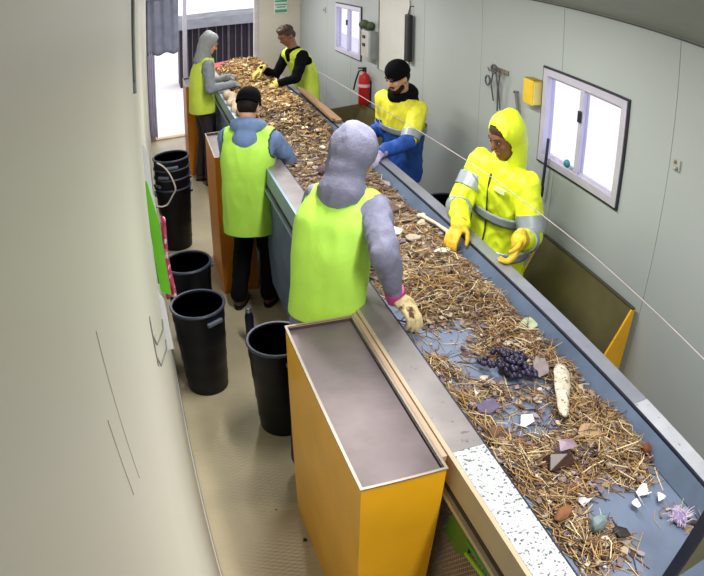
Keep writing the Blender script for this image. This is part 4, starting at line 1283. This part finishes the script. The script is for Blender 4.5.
lump('white_fragment', 1.39, 2.685, .062, .030, .012, .25, MW, 'white flat piece just below the yellow-gloved hand', 'fragment', 14)
lump('white_fragment', 1.075, 2.67, .055, .022, .010, .1, MW, 'white strip half hidden by the grey sleeve', 'fragment', 15)
lump('dark_scrap', 1.33, 2.56, .035, .022, .012, .7, MBk, 'small black scrap under the straw mound', 'scrap', 16, lift=.02)
lump('dark_scrap', 1.04, 2.56, .05, .03, .015, .2, MBk, 'black scrap beside the grey sleeve of the nearest worker', 'scrap', 17)
lump('soil_clod', 1.32, 3.28, .11, .07, .03, .4, MCl, 'big purple-brown clod on the belt beyond the white fragment', 'clod', 18)
lump('soil_clod', 1.22, 3.5, .07, .05, .025, 1.1, MCl, 'smaller purple-brown clod behind the big clod', 'clod', 19)
lump('bark_plate', 1.38, 3.62, .09, .03, .012, .9, MBr, 'brown bark plate near the blue sleeve', 'bark', 20)
lump('green_scrap', 1.49, 1.96, 0.072, 0.048, .005, .3, MGr, 'sage green flat scrap near the right rail', 'scrap', 21, lift=.03)
lump('grey_plate', 1.37, 1.665, 0.041, 0.090, .008, -.5, MGy, 'grey oval plate beside the black cluster', 'plate', 22, lift=.03)
lump('white_fragment', 1.15, 1.41, 0.052, 0.038, .004, .6, MW, 'white triangular fragment near the middle of the belt', 'fragment', 23, lift=.02, n=9)
lump('white_fragment', 1.06, 1.64, 0.029, 0.014, .004, .9, MW, 'tiny bright white chip on the bare belt', 'fragment', 24, lift=.01, n=9)
lump('purple_scrap', 1.045, 1.52, 0.058, 0.041, .010, .3, mat('violet_scrap', '#5c5270', rough=.6, var=.25, scale=30), 'violet-grey scrap left of the white triangle', 'scrap', 25)
lump('tan_plate', 1.32, 1.215, 0.055, 0.080, .010, -.3, mat('tan_card', '#9c8468', rough=.75, var=.15, scale=20), 'tan cardboard piece beside the long white peel', 'card', 26, lift=.03)
lump('grey_green_ball', 1.10, .825, .036, .033, .032, .2, mat('grey_green_scrap', '#6e8084', rough=.5, var=.15, scale=20), 'grey-green round lump near the end of the belt', 'lump', 27, n=40)
lump('dark_scrap', 1.165, .76, .03, .045, .012, .5, MBk, 'black scrap on the bare blue belt at the near end', 'scrap', 28)
lump('white_fragment', 1.365, .895, 0.043, 0.032, .004, .4, MW, 'white flake on the blue belt, uppermost of three', 'fragment', 29, lift=.02, n=9)
lump('white_fragment', 1.295, .845, 0.032, 0.026, .004, 1.0, MW, 'white flake on the blue belt, left of three', 'fragment', 30, n=9)
lump('white_fragment', 1.40, .815, 0.029, 0.038, .004, .1, MW, 'white flake on the blue belt, beside the pale tuft', 'fragment', 31, n=9)
lump('brown_lump', 1.49, 1.05, .032, .030, .022, .6, mat('rust_brown', '#6e3e22', rough=.8, var=.25, scale=30), 'rust-brown lump against the right skirt', 'lump', 32)
lump('white_fragment', 1.135, .97, 0.023, 0.052, .004, -.2, mat('dirty_white', '#b9b2b8', rough=.6, var=.15, scale=30), 'dirty white curl beside the brown wrapper', 'fragment', 33, lift=.02, n=9)
lump('brown_scrap', 1.005, 1.39, .045, .03, .010, .9, MBr, 'brown flat scrap in the left straw stream', 'scrap', 34)
lump('brown_scrap', 1.02, .93, .05, .032, .016, .4, mat('ochre_brown', '#7a5030', rough=.8, var=.2, scale=25), 'ochre-brown lump at the near left of the belt', 'scrap', 35)
lump('white_fragment', 1.11, 4.25, .035, .025, .012, .3, MP, 'pale chip on the belt between the hooded worker and the blue sleeve', 'fragment', 36)
lump('white_fragment', 1.29, 4.57, .02, .04, .014, .4, MW, 'upright white chip on the rubble before the heap', 'fragment', 37, lift=.03)
lump('purple_scrap', 1.16, 4.10, .08, .05, .02, .7, mat('plum_scrap', '#4f3a52', rough=.7, var=.3, scale=25), 'plum-coloured scrap beside the grey hood', 'scrap', 38)
lump('white_fragment', 1.36, 5.0, .035, .03, .014, .2, MP, 'pale piece at the foot of the heap', 'fragment', 39, lift=.03)
lump('bark_plate', 1.13, 2.56, .09, .012, .008, .35, mat('pale_bark', '#b59a78', rough=.8, var=.2, scale=30), 'long pale splinter beside the grey sleeve', 'splinter', 40, lift=.02)
lump('bark_plate', 1.15, 2.47, .11, .014, .008, .15, MBr, 'long brown splinter below the pale splinter', 'splinter', 41, lift=.02)
# bone
bn = thing('bone', (1.53, 3.02, BZ + .04), 'pale bone lying beside the yellow-gloved hand', 'bone')
a, b = Vector((1.475, 3.14, BZ + .055)), Vector((1.525, 2.86, BZ + .06))
part('shaft', MB().tube([a, a.lerp(b, .5) + Vector((.004, 0, .004)), b], [.013, .009, .013], 12), mat('bone_pale', '#d9c8b4', rough=.55, var=.08), bn, True)
for p, s in ((a, 1), (a, -1), (b, 1), (b, -1)):
    part('knuckle', MB().ell(p + Vector((s * .012, 0, 0)), (.016, .015, .014), n=12, k=8), mat('bone_pale', '#d9c8b4'), bn, True)
# long white peel with a spine
pl = thing('white_peel', (1.31, 1.45, BZ + .03), 'long curved white peel lying across the straw', 'peel')
vs = []; fs = []
K = 16
for i in range(K + 1):
    t = i / K
    c = Vector((1.425 - .155 * t, 1.61 - .28 * t, BZ + .058 + .012 * math.sin(t * 6)))
    w = .038 * (1 + .07 * math.sin(t * 17)) * min(1, .35 + t * 3) * (1 - t) ** .4 + .001
    s = Vector((.85, -.5, 0))
    vs += [c - s * w, c - s * w * .3 + Vector((0, 0, .004)), c + s * w * .4 + Vector((0, 0, .006)), c + s * w]
for i in range(K):
    for j in range(3):
        fs.append((i * 4 + j, i * 4 + j + 1, i * 4 + j + 5, i * 4 + j + 4))
o = part('peel_skin', MB().add(vs, fs), mat('peel_white', '#c4bcac', rough=.7, var=.25, scale=30, spot='#75654e', spot_scale=50, spot_lo=.57), pl, True)
o.modifiers.new('thickness', 'SOLIDIFY').thickness = .006
part('spine', MB().tube([vs[i * 4 + 1] + Vector((0, 0, .003)) for i in range(2, K - 1)], .003, 6), MGy, pl)
# dark purple cluster of beads
cl = thing('dark_cluster', (1.25, 1.70, BZ + .02), 'dark purple-black cluster of bead-like knobs on the belt', 'cluster')
random.seed(77)
for k in range(90):
    a = random.uniform(0, 6.28); r = random.random() ** .5
    x = 1.25 + .09 * r * math.cos(a + .4) * (1 + .3 * math.sin(3 * a)); y = 1.72 + .11 * r * math.sin(a)
    part('bead', MB().ell((x, y, BZ + .030 + .03 * (1 - r * r) + random.uniform(0, .01)), (.012, .012, .012), n=8, k=6), mat('navy_bead', '#241f3c', rough=.4, var=.3), cl, True)
part('core', MB().ell((1.25, 1.72, BZ + .030), (.055, .07, .02)), mat('dark_core', '#1d1620', rough=.7), cl, True)
# brown wrapper, folded
wp = thing('brown_wrapper', (1.15, 1.16, BZ + .03), 'crumpled dark brown wrapper with a purple flap', 'wrapper')
part('fold', hull([Vector((1.15, 1.16, BZ + .045)) + Vector(p) for p in ((-.06, -.03, -.02), (.055, -.045, -.02), (.06, .03, -.02), (-.05, .045, -.02), (-.04, .02, .018), (.02, -.01, .022), (.045, .03, .004))]), mat('wrapper_brown', '#3a2622', rough=.4, var=.3, scale=20), wp)
part('flap', hull([Vector((1.185, 1.185, BZ + .07)) + Vector(p) for p in ((-.045, -.02, 0), (.03, -.03, .006), (.04, .02, 0), (-.02, .035, .008), (0, 0, .016))]), mat('wrapper_mauve', '#8a7684', rough=.4, var=.15, scale=20), wp)
# pale tuft of shredded plastic
tf = thing('pale_tuft', (1.42, .71, BZ + .01), 'tuft of pale lilac shredded plastic at the near end of the belt', 'tuft')
tm = MB(); random.seed(5)
for k in range(110):
    a = random.uniform(0, 6.28); L = random.uniform(.02, .055); r0 = random.uniform(0, .035)
    c = Vector((1.42 + r0 * math.cos(a * 3), .71 + r0 * math.sin(a * 3) * 1.2, BZ + .008))
    d = Vector((math.cos(a), math.sin(a), random.uniform(.1, .9))).normalized()
    tm.tube([c, c + d * L * .5 + Vector((0, 0, .008)), c + d * L], [.0028, .0022, .001], 4)
q = part('shreds', tm, mat('lilac_plastic', '#c4b8d2', rough=.5, var=.18, scale=40), tf); q['kind'] = 'stuff'
part('knot', MB().ell((1.42, .71, BZ + .016), (.03, .035, .016)), mat('violet_knot', '#8a7aa8', rough=.6), tf, True)
# plank on the far right rail, plaster-grey bag by the left rail
pkk = thing('timber_plank', (1.60, 5.8, 1.152), 'rough brown plank lying on the right rail beside the heap', 'plank')
part('board', MB().quadprism([(1.535, 5.15, 1.17), (1.63, 5.15, 1.152), (1.655, 6.5, 1.152), (1.55, 6.5, 1.20)], (0, 0, .025)), mat('brown_plank', '#8f7152', rough=.8, var=.2, scale=6, stretch=(12, 1, 12)), pkk)
part('end_split', MB().box(1.565, 1.61, 5.10, 5.15, 1.165, 1.185), mat('brown_plank', '#8f7152'), pkk)
bgm = MB()
for k in range(9):
    bgm.ell((.845 + .02 * math.sin(k * 2.1), 5.75 + .10 * k, 1.175 + .02 * math.cos(k * 1.7)), (.055, .09, .045 + .01 * math.sin(k)), n=14, k=9)
sk = remesh(bgm, .014, 4); wrinkle(sk, .01, 14, 9.0)
bag = thing('beige_sack', (.84, 6.1, 1.15), 'crumpled beige sack on the left rail beside the heap', 'sack')
finish('sack_cloth', sk, mat('beige_cloth', '#b8a48c', rough=.85, var=.15, scale=12), bag, bag.location)
part('tie', MB().tube([(.845 + .05 * math.cos(a), 5.78 + .02 * math.sin(a), 1.18 + .045 * math.sin(a)) for a in np.linspace(0, 6.2, 18)], .005, 6), mat('white_cord', '#c8c4bc'), bag, True)
# bits on the floor
for (x, y, s, lb) in ((.47, 2.83, .014, 'small black pebble on the floor beside the wedged can'), (.34, 2.2, .006, 'tiny dark crumb on the bare floor near the big hopper'), (.43, 1.95, .012, 'dark crumb at the foot of the big yellow hopper')):
    random.seed(int(x * 100))
    pts = [Vector((x, y, s * .55)) + Vector((random.gauss(0, 1), random.gauss(0, 1), random.gauss(0, .6))).normalized() * s for _ in range(14)]
    pts = [Vector((p.x, p.y, max(p.z, .0005))) for p in pts]
    solo('floor_crumb', MB().add(*(lambda h: (h.v, h.f))(hull(pts))) if s > .01 else MB().ell((x, y, s * .5), (s, s * .7, s * .5), n=8, k=5), MBk, (x, y, 0), lb, 'crumb', 'crumbs on the floor')
